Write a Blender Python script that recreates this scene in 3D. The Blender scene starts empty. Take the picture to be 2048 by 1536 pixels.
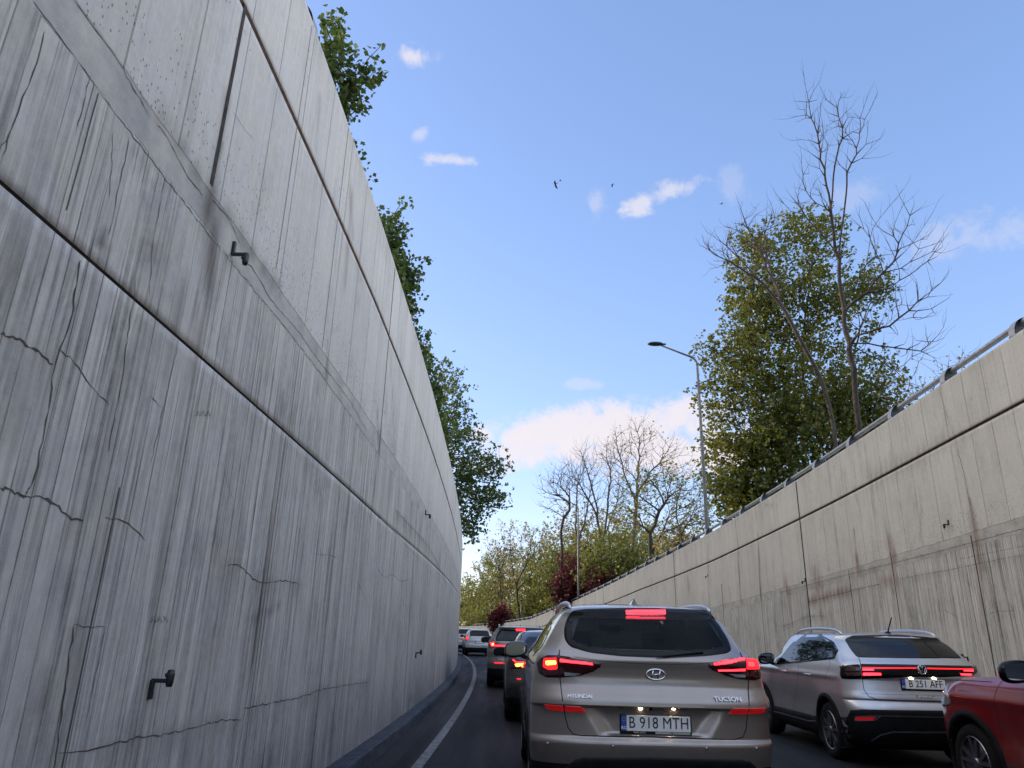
import bpy, bmesh, math, random
import numpy as np
from math import radians, sin, cos, pi, tan, atan2, sqrt, exp
from mathutils import Vector, Matrix
from mathutils.bvhtree import BVHTree
from mathutils.geometry import delaunay_2d_cdt

S = bpy.context.scene
COL = S.collection

# ------------------------------------------------------------------ camera
F_PX, PITCH, ROLL, EYE = 1450.0, radians(19.0), radians(1.5), 1.40
cam_d = bpy.data.cameras.new("camera")
cam_d.sensor_width = 36.0
cam_d.lens = 36.0 * F_PX / 2048.0
cam_d.clip_start = 0.05
cam_d.clip_end = 6000
cam = bpy.data.objects.new("camera", cam_d)
COL.objects.link(cam)
cam.matrix_world = (Matrix.Translation((0, 0, EYE)) @ Matrix.Rotation(pi / 2 + PITCH, 4, 'X')
                    @ Matrix.Rotation(ROLL, 4, 'Z'))
S.camera = cam
S.render.resolution_x, S.render.resolution_y = 1024, 768
S.view_settings.view_transform = 'Standard'
S.view_settings.look = 'None'
S.view_settings.gamma = 1.0
S.view_settings.use_curve_mapping = False
S.view_settings.exposure = 1.6


def pxray(x, y):
    """direction of the line of sight through a measured point of the photograph"""
    u, v = x - 1024.0, y - 768.0
    c, s = cos(ROLL), sin(ROLL)
    u, v = (u * c + v * s) / F_PX, (-u * s + v * c) / F_PX
    return np.array([u, cos(PITCH) + v * sin(PITCH), sin(PITCH) - v * cos(PITCH)])


def at(x, y, Y):
    d = pxray(x, y)
    p = d * (Y / d[1])
    return np.array([p[0], p[1], p[2] + EYE])


# ------------------------------------------------------------------ sun and sky
SUN_EL, SUN_AZ = radians(9.0), radians(-62.0)      # azimuth measured from +Y, negative = to the left
sun_d = bpy.data.lights.new("sun", 'SUN')
sun_d.energy = 2.0
sun_d.angle = radians(0.6)
sun_d.color = (1.0, 0.80, 0.58)
sun = bpy.data.objects.new("sun", sun_d)
COL.objects.link(sun)
sdir = Vector((sin(SUN_AZ) * cos(SUN_EL), cos(SUN_AZ) * cos(SUN_EL), sin(SUN_EL)))
sun.rotation_euler = sdir.to_track_quat('Z', 'Y').to_euler()
sun.location = (0, 0, 60)

W = bpy.data.worlds.new("World")
S.world = W
W.use_nodes = True
nt = W.node_tree
nt.nodes.clear()


class NB:
    """tiny node builder"""
    def __init__(s, tree):
        s.t = tree

    def n(s, kind, **kw):
        nd = s.t.nodes.new(kind)
        for k, v in kw.items():
            setattr(nd, k, v)
        return nd

    def put(s, sock, v):
        if v is None:
            return
        if isinstance(v, bpy.types.NodeSocket):
            s.t.links.new(v, sock)
        else:
            if hasattr(sock, 'default_value'):
                try:
                    sock.default_value = v
                except Exception:
                    sock.default_value = tuple(v) + (1.0,) if len(v) == 3 else v

    def m(s, op, a, b=None, c=None, clamp=False):
        nd = s.n('ShaderNodeMath', operation=op, use_clamp=clamp)
        s.put(nd.inputs[0], a)
        s.put(nd.inputs[1], b)
        s.put(nd.inputs[2], c)
        return nd.outputs[0]

    def vm(s, op, a, b=None):
        nd = s.n('ShaderNodeVectorMath', operation=op)
        s.put(nd.inputs[0], a)
        s.put(nd.inputs[1], b)
        return nd.outputs['Value'] if op in ('DOT_PRODUCT', 'LENGTH', 'DISTANCE') else nd.outputs[0]

    def mix(s, f, a, b, mode='MIX'):
        nd = s.n('ShaderNodeMix', data_type='RGBA', blend_type=mode)
        s.put(nd.inputs[0], f)
        s.put(nd.inputs[6], a)
        s.put(nd.inputs[7], b)
        return nd.outputs[2]

    def noise(s, vec, scale=1.0, detail=2.0, rough=0.5, dist=0.0, dim='3D'):
        nd = s.n('ShaderNodeTexNoise', noise_dimensions=dim)
        s.put(nd.inputs['Vector'], vec)
        s.put(nd.inputs['Scale'], scale)
        s.put(nd.inputs['Detail'], detail)
        s.put(nd.inputs['Roughness'], rough)
        s.put(nd.inputs['Distortion'], dist)
        return nd.outputs['Fac']

    def ramp(s, x, a, b, lo=0.0, hi=1.0, smooth=True):
        nd = s.n('ShaderNodeMapRange')
        nd.interpolation_type = 'SMOOTHSTEP' if smooth else 'LINEAR'
        s.put(nd.inputs[0], x)
        for i, v in enumerate((a, b, lo, hi)):
            s.put(nd.inputs[i + 1], v)
        return nd.outputs[0]

    def comb(s, x=0.0, y=0.0, z=0.0):
        nd = s.n('ShaderNodeCombineXYZ')
        s.put(nd.inputs[0], x)
        s.put(nd.inputs[1], y)
        s.put(nd.inputs[2], z)
        return nd.outputs[0]

    def sep(s, v):
        nd = s.n('ShaderNodeSeparateXYZ')
        s.put(nd.inputs[0], v)
        return nd.outputs

    def bump(s, h, strength=0.5, dist=0.01, normal=None):
        nd = s.n('ShaderNodeBump')
        s.put(nd.inputs['Height'], h)
        nd.inputs['Strength'].default_value = strength
        nd.inputs['Distance'].default_value = dist
        s.put(nd.inputs['Normal'], normal)
        return nd.outputs[0]


b = NB(nt)
sky = b.n('ShaderNodeTexSky', sky_type='NISHITA')
sky.sun_disc = False
sky.sun_elevation = SUN_EL
sky.sun_rotation = SUN_AZ
sky.altitude = 60
sky.air_density = 1.0
sky.dust_density = 0.6
sky.ozone_density = 2.6
tc = b.n('ShaderNodeTexCoord')
wdir = tc.outputs['Generated']
cl_noise = b.noise(wdir, 9.0, 6.0, 0.62, 0.6)
cl_fine = b.noise(wdir, 30.0, 5.0, 0.65, 0.4)
cl = b.m('MULTIPLY_ADD', cl_fine, 0.45, b.m('MULTIPLY', cl_noise, 0.75))


def cloud(px, py, ax, ay, ang, power, thr):
    c = Vector(pxray(px, py)).normalized()
    r = c.cross(Vector((0, 0, 1))).normalized()
    u = r.cross(c).normalized()
    a = radians(ang)
    r2 = r * cos(a) + u * sin(a)
    u2 = u * cos(a) - r * sin(a)
    k = 1.3 / 1480.0
    dx = b.m('DIVIDE', b.m('SUBTRACT', b.vm('DOT_PRODUCT', wdir, tuple(r2)), c.dot(r2)), ax * k)
    dy = b.m('DIVIDE', b.m('SUBTRACT', b.vm('DOT_PRODUCT', wdir, tuple(u2)), c.dot(u2)), ay * k)
    q = b.m('ADD', b.m('MULTIPLY', dx, dx), b.m('MULTIPLY', dy, dy))
    core = b.m('SUBTRACT', 1.0, b.m('SQRT', q), clamp=True)          # cone 1 at the centre
    v = b.m('MULTIPLY_ADD', b.m('SUBTRACT', cl, 0.6), 3.0, b.m('SUBTRACT', core, thr - .38))
    v = b.ramp(v, 0.0, 0.6, 0.0, power)
    front = b.m('GREATER_THAN', b.vm('DOT_PRODUCT', wdir, tuple(c)), 0.3)
    edge = b.ramp(core, 0.0, 0.25)
    return b.m('MULTIPLY', b.m('MULTIPLY', v, edge), front)


clouds = None
for a_ in [(822, 113, 52, 27, 4, .85, .72), (838, 268, 26, 16, 35, .5, .75), (897, 321, 68, 18, 4, .75, .76),
           (1278, 410, 48, 24, 20, .8, .74), (1335, 384, 85, 32, 12, .7, .78), (1192, 412, 30, 55, 0, .35, .75),
           (1470, 368, 40, 45, 0, .20, .76), (1190, 862, 290, 58, 6, .92, .48), (1320, 905, 270, 52, -4, .9, .50), (1050, 905, 210, 42, 5, .85, .52),
           (1930, 480, 170, 55, -4, .3, .7), (1720, 385, 70, 40, 0, .2, .7), (1165, 768, 60, 14, 0, .3, .7)]:
    v = cloud(*a_)
    clouds = v if clouds is None else b.m('MAXIMUM', clouds, v)
skycol = b.mix(1.0, sky.outputs[0], (1.0, 1.0, 1.0, 1), 'MULTIPLY')
hs = b.n('ShaderNodeHueSaturation')
hs.inputs['Saturation'].default_value = 1.18
gm = b.n('ShaderNodeGamma')
b.put(gm.inputs['Color'], skycol)
gm.inputs['Gamma'].default_value = 0.62
b.put(hs.inputs['Color'], gm.outputs[0])
elev = b.sep(wdir)[2]
cloudcol = b.mix(b.ramp(elev, 0.05, 0.5), (2.25, 2.00, 1.95, 1), (1.85, 1.80, 2.0, 1))
tint = b.mix(1.0, hs.outputs[0], (1.25, 1.14, 1.38, 1), 'MULTIPLY')
# added bright sky areas, out of view behind, overhead and right, lighting the walls
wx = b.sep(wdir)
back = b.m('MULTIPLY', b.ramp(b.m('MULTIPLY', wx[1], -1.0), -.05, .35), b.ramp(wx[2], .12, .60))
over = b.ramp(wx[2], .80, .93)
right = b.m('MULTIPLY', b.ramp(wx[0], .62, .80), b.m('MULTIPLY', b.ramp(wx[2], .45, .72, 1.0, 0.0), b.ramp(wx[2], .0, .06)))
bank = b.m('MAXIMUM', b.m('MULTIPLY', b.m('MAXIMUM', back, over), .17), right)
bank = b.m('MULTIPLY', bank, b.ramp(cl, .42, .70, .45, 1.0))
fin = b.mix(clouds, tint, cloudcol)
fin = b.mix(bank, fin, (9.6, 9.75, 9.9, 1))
left = b.m('MULTIPLY', b.ramp(b.m('MULTIPLY', wx[0], -1.0), .40, .60), b.ramp(wx[2], .18, .40))  # added warm glow in the unseen left sky that lights the right wall
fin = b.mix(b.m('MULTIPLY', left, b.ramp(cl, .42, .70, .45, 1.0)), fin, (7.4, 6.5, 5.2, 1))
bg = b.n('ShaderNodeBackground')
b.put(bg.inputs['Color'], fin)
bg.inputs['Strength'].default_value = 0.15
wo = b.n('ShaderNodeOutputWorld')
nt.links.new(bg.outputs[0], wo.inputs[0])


# ------------------------------------------------------------------ helpers: objects
def mk(name, V, Fs, mats, parent=None, smooth=False, mi=None, uv=None):
    me = bpy.data.meshes.new(name)
    V = np.asarray(V, dtype=float)
    if isinstance(Fs, np.ndarray):
        n, k = Fs.shape
        me.vertices.add(len(V))
        me.vertices.foreach_set('co', V.ravel())
        me.loops.add(n * k)
        me.loops.foreach_set('vertex_index', Fs.ravel().astype(np.int32))
        me.polygons.add(n)
        me.polygons.foreach_set('loop_start', np.arange(0, n * k, k, dtype=np.int32))
        me.polygons.foreach_set('loop_total', np.full(n, k, dtype=np.int32))
    else:
        me.from_pydata([tuple(v) for v in V], [], [tuple(f) for f in Fs])
    if not isinstance(mats, (list, tuple)):
        mats = [mats]
    for m in mats:
        me.materials.append(m)
    if mi is not None:
        me.polygons.foreach_set('material_index', np.asarray(mi, dtype=np.int32))
    me.update(calc_edges=True)
    if smooth:
        me.polygons.foreach_set('use_smooth', np.ones(len(me.polygons), dtype=bool))
    o = bpy.data.objects.new(name, me)
    COL.objects.link(o)
    if parent is not None:
        o.parent = parent
    return o


def empty(name, loc=(0, 0, 0), rz=0.0):
    o = bpy.data.objects.new(name, None)
    o.empty_display_size = 0.3
    o.location = loc
    o.rotation_euler = (0, 0, rz)
    COL.objects.link(o)
    return o


def tag(o, label=None, cat=None, group=None, kind=None):
    if label:
        o['label'] = label
    if cat:
        o['category'] = cat
    if group:
        o['group'] = group
    if kind:
        o['kind'] = kind
    return o


class MB:
    """collects shapes for one mesh"""
    def __init__(s):
        s.V, s.F, s.M = [], [], []

    def add(s, V, Fs, m=0):
        k = len(s.V)
        s.V += [tuple(map(float, v)) for v in V]
        s.F += [tuple(int(i) + k for i in f) for f in Fs]
        s.M += [m] * len(Fs)

    def box(s, c, d, m=0, rot=None, bev=0.0):
        bm = bmesh.new()
        bmesh.ops.create_cube(bm, size=1.0)
        bmesh.ops.scale(bm, vec=d, verts=bm.verts)
        if bev:
            bmesh.ops.bevel(bm, geom=list(bm.edges), offset=bev, segments=2, affect='EDGES', profile=0.5)
        M = Matrix.Translation(c) @ (rot.to_4x4() if rot is not None else Matrix())
        bm.transform(M)
        bm.verts.index_update()
        s.add([v.co for v in bm.verts], [[v.index for v in f.verts] for f in bm.faces], m)
        bm.free()

    def tube(s, pts, r, n=8, m=0, cap=True):
        pts = [Vector(p) for p in pts]
        rs = r if isinstance(r, (list, tuple)) else [r] * len(pts)
        V, Fs = [], []
        up = None
        for i, p in enumerate(pts):
            t = (pts[min(i + 1, len(pts) - 1)] - pts[max(i - 1, 0)]).normalized()
            if up is None:
                up = Vector((0, 0, 1)) if abs(t.z) < .9 else Vector((1, 0, 0))
            a = t.cross(up).normalized()
            c = a.cross(t).normalized()
            up = c
            for k in range(n):
                g = 2 * pi * k / n
                V.append(p + (a * cos(g) + c * sin(g)) * rs[i])
        for i in range(len(pts) - 1):
            for k in range(n):
                k2 = (k + 1) % n
                Fs.append((i * n + k, i * n + k2, (i + 1) * n + k2, (i + 1) * n + k))
        if cap:
            Fs.append(tuple(range(n))[::-1])
            Fs.append(tuple((len(pts) - 1) * n + k for k in range(n)))
        s.add(V, Fs, m)

    def lathe(s, prof, n=24, axis='X', c=(0, 0, 0), m=0):
        """prof: list of (radius, along)"""
        V, Fs = [], []
        for r, a in prof:
            for k in range(n):
                g = 2 * pi * k / n
                if axis == 'X':
                    V.append((c[0] + a, c[1] + r * cos(g), c[2] + r * sin(g)))
                elif axis == 'Y':
                    V.append((c[0] + r * cos(g), c[1] + a, c[2] + r * sin(g)))
                else:
                    V.append((c[0] + r * cos(g), c[1] + r * sin(g), c[2] + a))
        for i in range(len(prof) - 1):
            for k in range(n):
                k2 = (k + 1) % n
                Fs.append((i * n + k, i * n + k2, (i + 1) * n + k2, (i + 1) * n + k))
        s.add(V, Fs, m)

    def build(s, name, mats, parent=None, smooth=False):
        return mk(name, s.V, s.F, mats, parent, smooth, s.M)


# ------------------------------------------------------------------ materials
def mat(name, col=(.5, .5, .5), rough=.5, metal=0.0, coat=0.0, spec=.5, emis=None, es=0.0, noise=0.0, nscale=8.0, bumpd=0.0, trans=0.0):
    m = bpy.data.materials.new(name)
    m.use_nodes = True
    t = m.node_tree
    p = t.nodes['Principled BSDF']
    p.inputs['Base Color'].default_value = (*col, 1)
    p.inputs['Roughness'].default_value = rough
    p.inputs['Metallic'].default_value = metal
    p.inputs['Coat Weight'].default_value = coat
    p.inputs['Coat Roughness'].default_value = 0.04
    p.inputs['Specular IOR Level'].default_value = spec
    if emis:
        p.inputs['Emission Color'].default_value = (*emis, 1)
        p.inputs['Emission Strength'].default_value = es
    q = NB(t)
    g = q.n('ShaderNodeTexCoord').outputs['Object']
    if noise:
        f = q.noise(g, nscale, 4.0, .6)
        lo = tuple(c * (1 - noise) for c in col) + (1,)
        hi = tuple(min(1, c * (1 + noise)) for c in col) + (1,)
        q.put(p.inputs['Base Color'], q.mix(q.ramp(f, .3, .7), lo, hi))
        r = q.ramp(q.noise(g, nscale * 2.3, 3.0), .3, .7, max(0, rough - .08), min(1, rough + .1))
        q.put(p.inputs['Roughness'], r)
        if bumpd:
            q.put(p.inputs['Normal'], q.bump(f, .6, bumpd))
    return m


def road_material(name, col, var, spot):
    m = bpy.data.materials.new(name)
    m.use_nodes = True
    t = m.node_tree
    p = t.nodes['Principled BSDF']
    q = NB(t)
    g = q.n('ShaderNodeNewGeometry').outputs['Position']
    big = q.noise(g, .7, 4.0, .6)
    stretched = q.vm('MULTIPLY', g, (2.2, .12, 1.0))
    tracks = q.noise(stretched, 1.0, 3.0, .6)
    fine = q.noise(g, 120.0, 2.0, .7)
    c = q.mix(q.ramp(big, .3, .7), tuple(x * (1 - var) for x in col) + (1,), tuple(x * (1 + var) for x in col) + (1,))
    c = q.mix(q.ramp(tracks, .45, .75, 0, .45), c, tuple(x * .55 for x in col) + (1,))
    c = q.mix(q.ramp(fine, .55, .75, 0, spot), c, (.16, .155, .15, 1))
    q.put(p.inputs['Base Color'], c)
    q.put(p.inputs['Roughness'], q.ramp(tracks, .3, .8, .78, .55))
    p.inputs['Specular IOR Level'].default_value = .2
    q.put(p.inputs['Normal'], q.bump(fine, .7, .004))
    return m


def concrete_material(name, base, warm, zb0, zslope, board_w, seed, rust):
    """board-marked concrete below a smooth band, panelled smooth concrete above; uv in metres"""
    m = bpy.data.materials.new(name)
    m.use_nodes = True
    t = m.node_tree
    p = t.nodes['Principled BSDF']
    q = NB(t)
    uv = q.n('ShaderNodeUVMap').outputs[0]
    X = q.sep(uv)
    u, v = q.m('ADD', X[0], seed), X[1]
    uv3 = q.comb(u, v, 0.0)
    zb = q.m('SUBTRACT', zb0, q.m('MULTIPLY', X[0], zslope))
    rel = q.m('SUBTRACT', v, zb)
    wob = q.m('MULTIPLY', q.m('SUBTRACT', q.noise(uv3, 3.0, 3.0), .5), .05)
    upper = q.ramp(q.m('ADD', rel, wob), .215, .235)
    band = q.m('MULTIPLY', q.ramp(rel, -.004, .004), q.m('SUBTRACT', 1.0, upper))
    lower = q.m('SUBTRACT', 1.0, q.ramp(rel, -.004, .004))
    # --- boards
    ub = q.m('DIVIDE', q.m('ADD', u, q.m('MULTIPLY', q.noise(q.comb(u, q.m('MULTIPLY', v, .35), 3.0), 1.1, 2.0), .05)), board_w)
    bi = q.m('FLOOR', ub)
    wn = q.n('ShaderNodeTexWhiteNoise', noise_dimensions='1D')
    q.put(wn.inputs['W'], bi)
    tone = wn.outputs['Value']
    fr = q.m('FRACT', ub)
    edge = q.m('MINIMUM', fr, q.m('SUBTRACT', 1.0, fr))
    gap = q.m('SUBTRACT', 1.0, q.ramp(edge, .0, .05))
    gapstr = q.ramp(q.noise(q.comb(bi, q.m('MULTIPLY', v, .6), 9.0), 1.3, 3.0), .42, .62)
    gap = q.m('MULTIPLY', gap, gapstr)
    # --- wood grain: strongly stretched, bent now and then round knots
    bend = q.noise(q.comb(q.m('MULTIPLY', u, 2.4), q.m('MULTIPLY', v, .9), bi), 1.0, 2.0, .5)
    gu = q.m('ADD', u, q.m('MULTIPLY', bend, .16))
    grain = q.noise(q.comb(q.m('MULTIPLY', gu, 34.0), q.m('MULTIPLY', v, .9), q.m('MULTIPLY', bi, 3.1)), 1.0, 3.0, .6, 0.0)
    ringsrc = q.m('SINE', q.m('MULTIPLY', q.m('ADD', gu, q.m('MULTIPLY', bend, .35)), 210.0))
    ringm = q.ramp(q.noise(q.comb(bi, q.m('MULTIPLY', v, .5), 5.0), 1.7, 2.0), .55, .7)
    rings = q.m('MULTIPLY', ringsrc, ringm)
    # --- long vertical run-off streaks
    str1 = q.noise(q.comb(q.m('MULTIPLY', u, 2.6), q.m('MULTIPLY', v, .10), 1.0), 1.0, 5.0, .65)
    str2 = q.noise(q.comb(q.m('MULTIPLY', u, 9.0), q.m('MULTIPLY', v, .16), 7.0), 1.0, 4.0, .6)
    str3 = q.noise(q.comb(q.m('MULTIPLY', u, 45.0), q.m('MULTIPLY', v, .28), 2.0), 1.0, 2.0, .6)
    blot = q.noise(uv3, .8, 5.0, .62)
    blot2 = q.noise(uv3, 3.6, 5.0, .6)
    k = q.m('ADD', .90, q.m('MULTIPLY', q.m('SUBTRACT', blot, .5), .22))
    k = q.m('ADD', k, q.m('MULTIPLY', q.m('SUBTRACT', blot2, .5), .22))
    # some boards left a strong grain, others are nearly smooth, and it changes along their height
    amp = q.ramp(q.noise(q.comb(q.m('MULTIPLY', bi, .73), q.m('MULTIPLY', v, .8), 21.0), 1.0, 3.0, .6), .36, .64, .30, 1.35)
    lowk = q.m('MULTIPLY_ADD', q.m('SUBTRACT', tone, .5), .20, q.m('MULTIPLY', q.m('MULTIPLY', q.m('SUBTRACT', grain, .5), amp), .95))
    mott = q.noise(q.comb(q.m('MULTIPLY', u, 11.0), q.m('MULTIPLY', v, 4.0), 3.0), 1.0, 5.0, .7)
    lowk = q.m('ADD', lowk, q.m('MULTIPLY', q.m('SUBTRACT', mott, .5), .42))
    pale_ = q.ramp(q.noise(q.comb(q.m('MULTIPLY', u, 4.0), q.m('MULTIPLY', v, 1.3), 33.0), 1.0, 5.0, .7), .58, .72, 0, .14)
    lowk = q.m('ADD', lowk, pale_)
    str4 = q.noise(q.comb(q.m('MULTIPLY', u, 17.0), q.m('MULTIPLY', v, .22), 51.0), 1.0, 3.0, .6)
    lowk = q.m('SUBTRACT', lowk, q.ramp(str4, .60, .68, 0, .30))
    grime = q.noise(q.comb(q.m('MULTIPLY', u, 1.7), q.m('MULTIPLY', v, .9), 71.0), 1.0, 6.0, .72)
    lowk = q.m('SUBTRACT', lowk, q.ramp(grime, .48, .72, 0, .26))
    lowk = q.m('ADD', lowk, q.m('MULTIPLY', rings, .035))
    lowk = q.m('ADD', lowk, q.m('MULTIPLY', q.ramp(str3, .25, .75, -.20, .20), amp))
    lowk = q.m('SUBTRACT', lowk, q.m('MULTIPLY', gap, .42))
    lowk = q.m('SUBTRACT', lowk, q.ramp(str1, .56, .74, 0, .24))
    lowk = q.m('SUBTRACT', lowk, q.ramp(str2, .56, .74, 0, .20))
    # --- upper panels
    pu = q.m('DIVIDE', q.m('ADD', u, q.m('MULTIPLY', q.noise(q.comb(q.m('MULTIPLY', u, .3), 0.0, 0.0), 1.0, 0.0), .9)), .62)
    pf = q.m('FRACT', pu)
    pe = q.m('MINIMUM', pf, q.m('SUBTRACT', 1.0, pf))
    pgap = q.m('SUBTRACT', 1.0, q.ramp(pe, .003, .016))
    wn2 = q.n('ShaderNodeTexWhiteNoise', noise_dimensions='1D')
    q.put(wn2.inputs['W'], q.m('FLOOR', pu))
    upk = q.m('ADD', .13, q.m('MULTIPLY', q.m('SUBTRACT', wn2.outputs['Value'], .5), .10))
    upk = q.m('SUBTRACT', upk, q.m('MULTIPLY', pgap, .26))
    upk = q.m('SUBTRACT', upk, q.ramp(str1, .55, .75, 0, .18))
    upk = q.m('SUBTRACT', upk, q.m('MULTIPLY', q.m('SUBTRACT', str3, .5), .34))
    upk = q.m('SUBTRACT', upk, q.m('MULTIPLY', q.ramp(grime, .46, .72, 0, .24), q.ramp(str2, .35, .6)))
    upk = q.m('SUBTRACT', upk, q.ramp(str4, .61, .70, 0, .20))
    upk = q.m('ADD', upk, q.m('MULTIPLY', q.m('SUBTRACT', mott, .5), .22))
    # pits, thickest just above the band
    vo = q.n('ShaderNodeTexVoronoi')
    q.put(vo.inputs['Vector'], q.comb(q.m('MULTIPLY', u, 58.0), q.m('MULTIPLY', v, 32.0), 0.0))
    vo.inputs['Scale'].default_value = 1.0
    dens = q.m('MULTIPLY_ADD', q.ramp(rel, .2, 1.25, .30, -.16), 1.0, q.m('MULTIPLY', q.m('SUBTRACT', q.noise(uv3, 1.9, 3.0), .5), 1.5))
    vs = q.sep(vo.outputs['Color'])
    pit = q.m('MULTIPLY', q.m('LESS_THAN', vo.outputs['Distance'], .30), q.m('LESS_THAN', vs[0], dens))
    upk = q.m('SUBTRACT', upk, q.m('MULTIPLY', pit, .55))
    bandk = q.m('ADD', -.10, q.m('MULTIPLY', q.m('SUBTRACT', blot2, .5), .8))
    k = q.m('ADD', k, q.m('MULTIPLY', lower, lowk))
    k = q.m('ADD', k, q.m('MULTIPLY', upper, upk))
    k = q.m('ADD', k, q.m('MULTIPLY', band, bandk))
    k = q.m('ADD', k, q.m('MULTIPLY', q.m('SUBTRACT', q.noise(uv3, 17.0, 4.0, .7), .5), .34))
    k = q.m('ADD', k, q.m('MULTIPLY', q.m('SUBTRACT', q.noise(uv3, 130.0, 2.0, .7), .5), .30))
    # a few bigger holes anywhere
    vo2 = q.n('ShaderNodeTexVoronoi')
    q.put(vo2.inputs['Vector'], q.comb(q.m('MULTIPLY', u, 5.0), q.m('MULTIPLY', v, 3.2), 0.0))
    hole = q.m('MULTIPLY', q.m('LESS_THAN', vo2.outputs['Distance'], .045), q.m('LESS_THAN', q.sep(vo2.outputs['Color'])[1], .5))
    k = q.m('SUBTRACT', k, q.m('MULTIPLY', hole, .4))
    # grime near the foot
    foot = q.m('MULTIPLY', q.ramp(v, .0, 1.0, 1.0, 0.0), q.ramp(blot, .25, .7, .10, .35))
    k = q.m('SUBTRACT', k, foot)
    k = q.m('MAXIMUM', k, .12)
    cb = q.mix(q.ramp(blot2, .35, .7), base + (1,), warm + (1,))
    sc = q.n('ShaderNodeVectorMath', operation='SCALE')
    q.put(sc.inputs[0], cb)
    q.put(sc.inputs['Scale'], k)
    at_ = q.n('ShaderNodeAttribute', attribute_name='stain')
    c = q.mix(at_.outputs['Fac'], sc.outputs[0], (.065, .055, .05, 1))
    at2 = q.n('ShaderNodeAttribute', attribute_name='rust')
    c = q.mix(at2.outputs['Fac'], c, rust + (1,))
    q.put(p.inputs['Base Color'], c)
    p.inputs['Roughness'].default_value = .82
    p.inputs['Specular IOR Level'].default_value = .3
    h = q.m('MULTIPLY', lower, q.m('ADD', q.m('MULTIPLY', grain, .9), q.m('MULTIPLY', rings, .05)))
    h = q.m('ADD', h, q.m('MULTIPLY', q.m('MULTIPLY', lower, tone), .5))
    h = q.m('SUBTRACT', h, q.m('MULTIPLY', q.m('MULTIPLY', lower, gap), .8))
    h = q.m('SUBTRACT', h, q.m('MULTIPLY', q.m('MULTIPLY', upper, q.m('ADD', pit, pgap)), .9))
    h = q.m('ADD', h, q.m('MULTIPLY', q.noise(uv3, 40.0, 3.0, .6), .12))
    h = q.m('ADD', h, q.m('MULTIPLY', band, .5))
    q.put(p.inputs['Normal'], q.bump(h, .9, .012))
    return m


M = {}
M['asphalt'] = road_material('asphalt', (.0085, .0085, .010), .25, .10)
M['gutter'] = road_material('gutter_asphalt', (.020, .019, .021), .3, .14)
M['kerb'] = mat('kerb_stone', (.034, .044, .060), .8, noise=.3, nscale=3, bumpd=.004)
M['line'] = mat('road_paint', (.16, .16, .16), .75, noise=.45, nscale=9)
M['wallL'] = concrete_material('board_marked_concrete', (.445, .442, .442), (.43, .42, .395), 3.67, .019, .118, 0.0, (.17, .10, .07))
M['wallR'] = concrete_material('pale_board_marked_concrete', (.46, .457, .44), (.445, .435, .41), 3.60, .046, .13, 37.0, (.17, .085, .065))
M['sealant'] = mat('brown_joint_sealant', (.13, .085, .06), .85, noise=.35, nscale=9)
M['dark_joint'] = mat('dark_joint_gap', (.03, .025, .022), .9, noise=.4, nscale=6)
M['crack'] = mat('crack_dirt', (.07, .06, .055), .95, noise=.4, nscale=11)
M['soil'] = mat('soil_and_grass', (.05, .06, .03), .95, noise=.5, nscale=1.2, bumpd=.03)
M['galv'] = mat('galvanised_steel', (.30, .31, .32), .5, .6, noise=.2, nscale=12)
M['darksteel'] = mat('dark_painted_steel', (.045, .055, .065), .6, .2, noise=.3, nscale=12)
M['pole'] = mat('lamp_pole_steel', (.11, .12, .12), .55, .3, noise=.2, nscale=4)
M['black'] = mat('black_fixture_plastic', (.008, .010, .013), .45)
M['bird'] = mat('black_feathers', (.012, .012, .014), .6, noise=.3, nscale=20)

# ------------------------------------------------------------------ plan of the cutting
KC, Y0 = 640.0, 16.0


def bend(Y):
    return -(Y - Y0) ** 2 / KC


TOPY = [-30, 2, 8, 12.5, 18, 23, 28, 40, 54, 67, 76, 100, 130, 170]
TOPZ = [6.45, 6.32, 6.2, 6.0, 5.72, 5.5, 5.27, 4.85, 4.14, 3.4, 2.8, 2.3, 2.1, 2.0]


def topz(Y):
    return np.interp(Y, TOPY, TOPZ)


XL, XR = -1.57, 8.0


def on_wall(x, y, off):
    d = pxray(x, y)
    a = d[1] ** 2 / KC
    bb = d[0] - 2 * d[1] * Y0 / KC
    c = Y0 * Y0 / KC - off
    D = max(0.0, bb * bb - 4 * a * c)
    ts = [t for t in ((-bb + s * sqrt(D)) / (2 * a) for s in (1, -1)) if t > 0]
    t = min(ts)
    return d[1] * t, d[2] * t + EYE


def jointz(Y):
    return topz(Y) - 1.07


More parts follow.
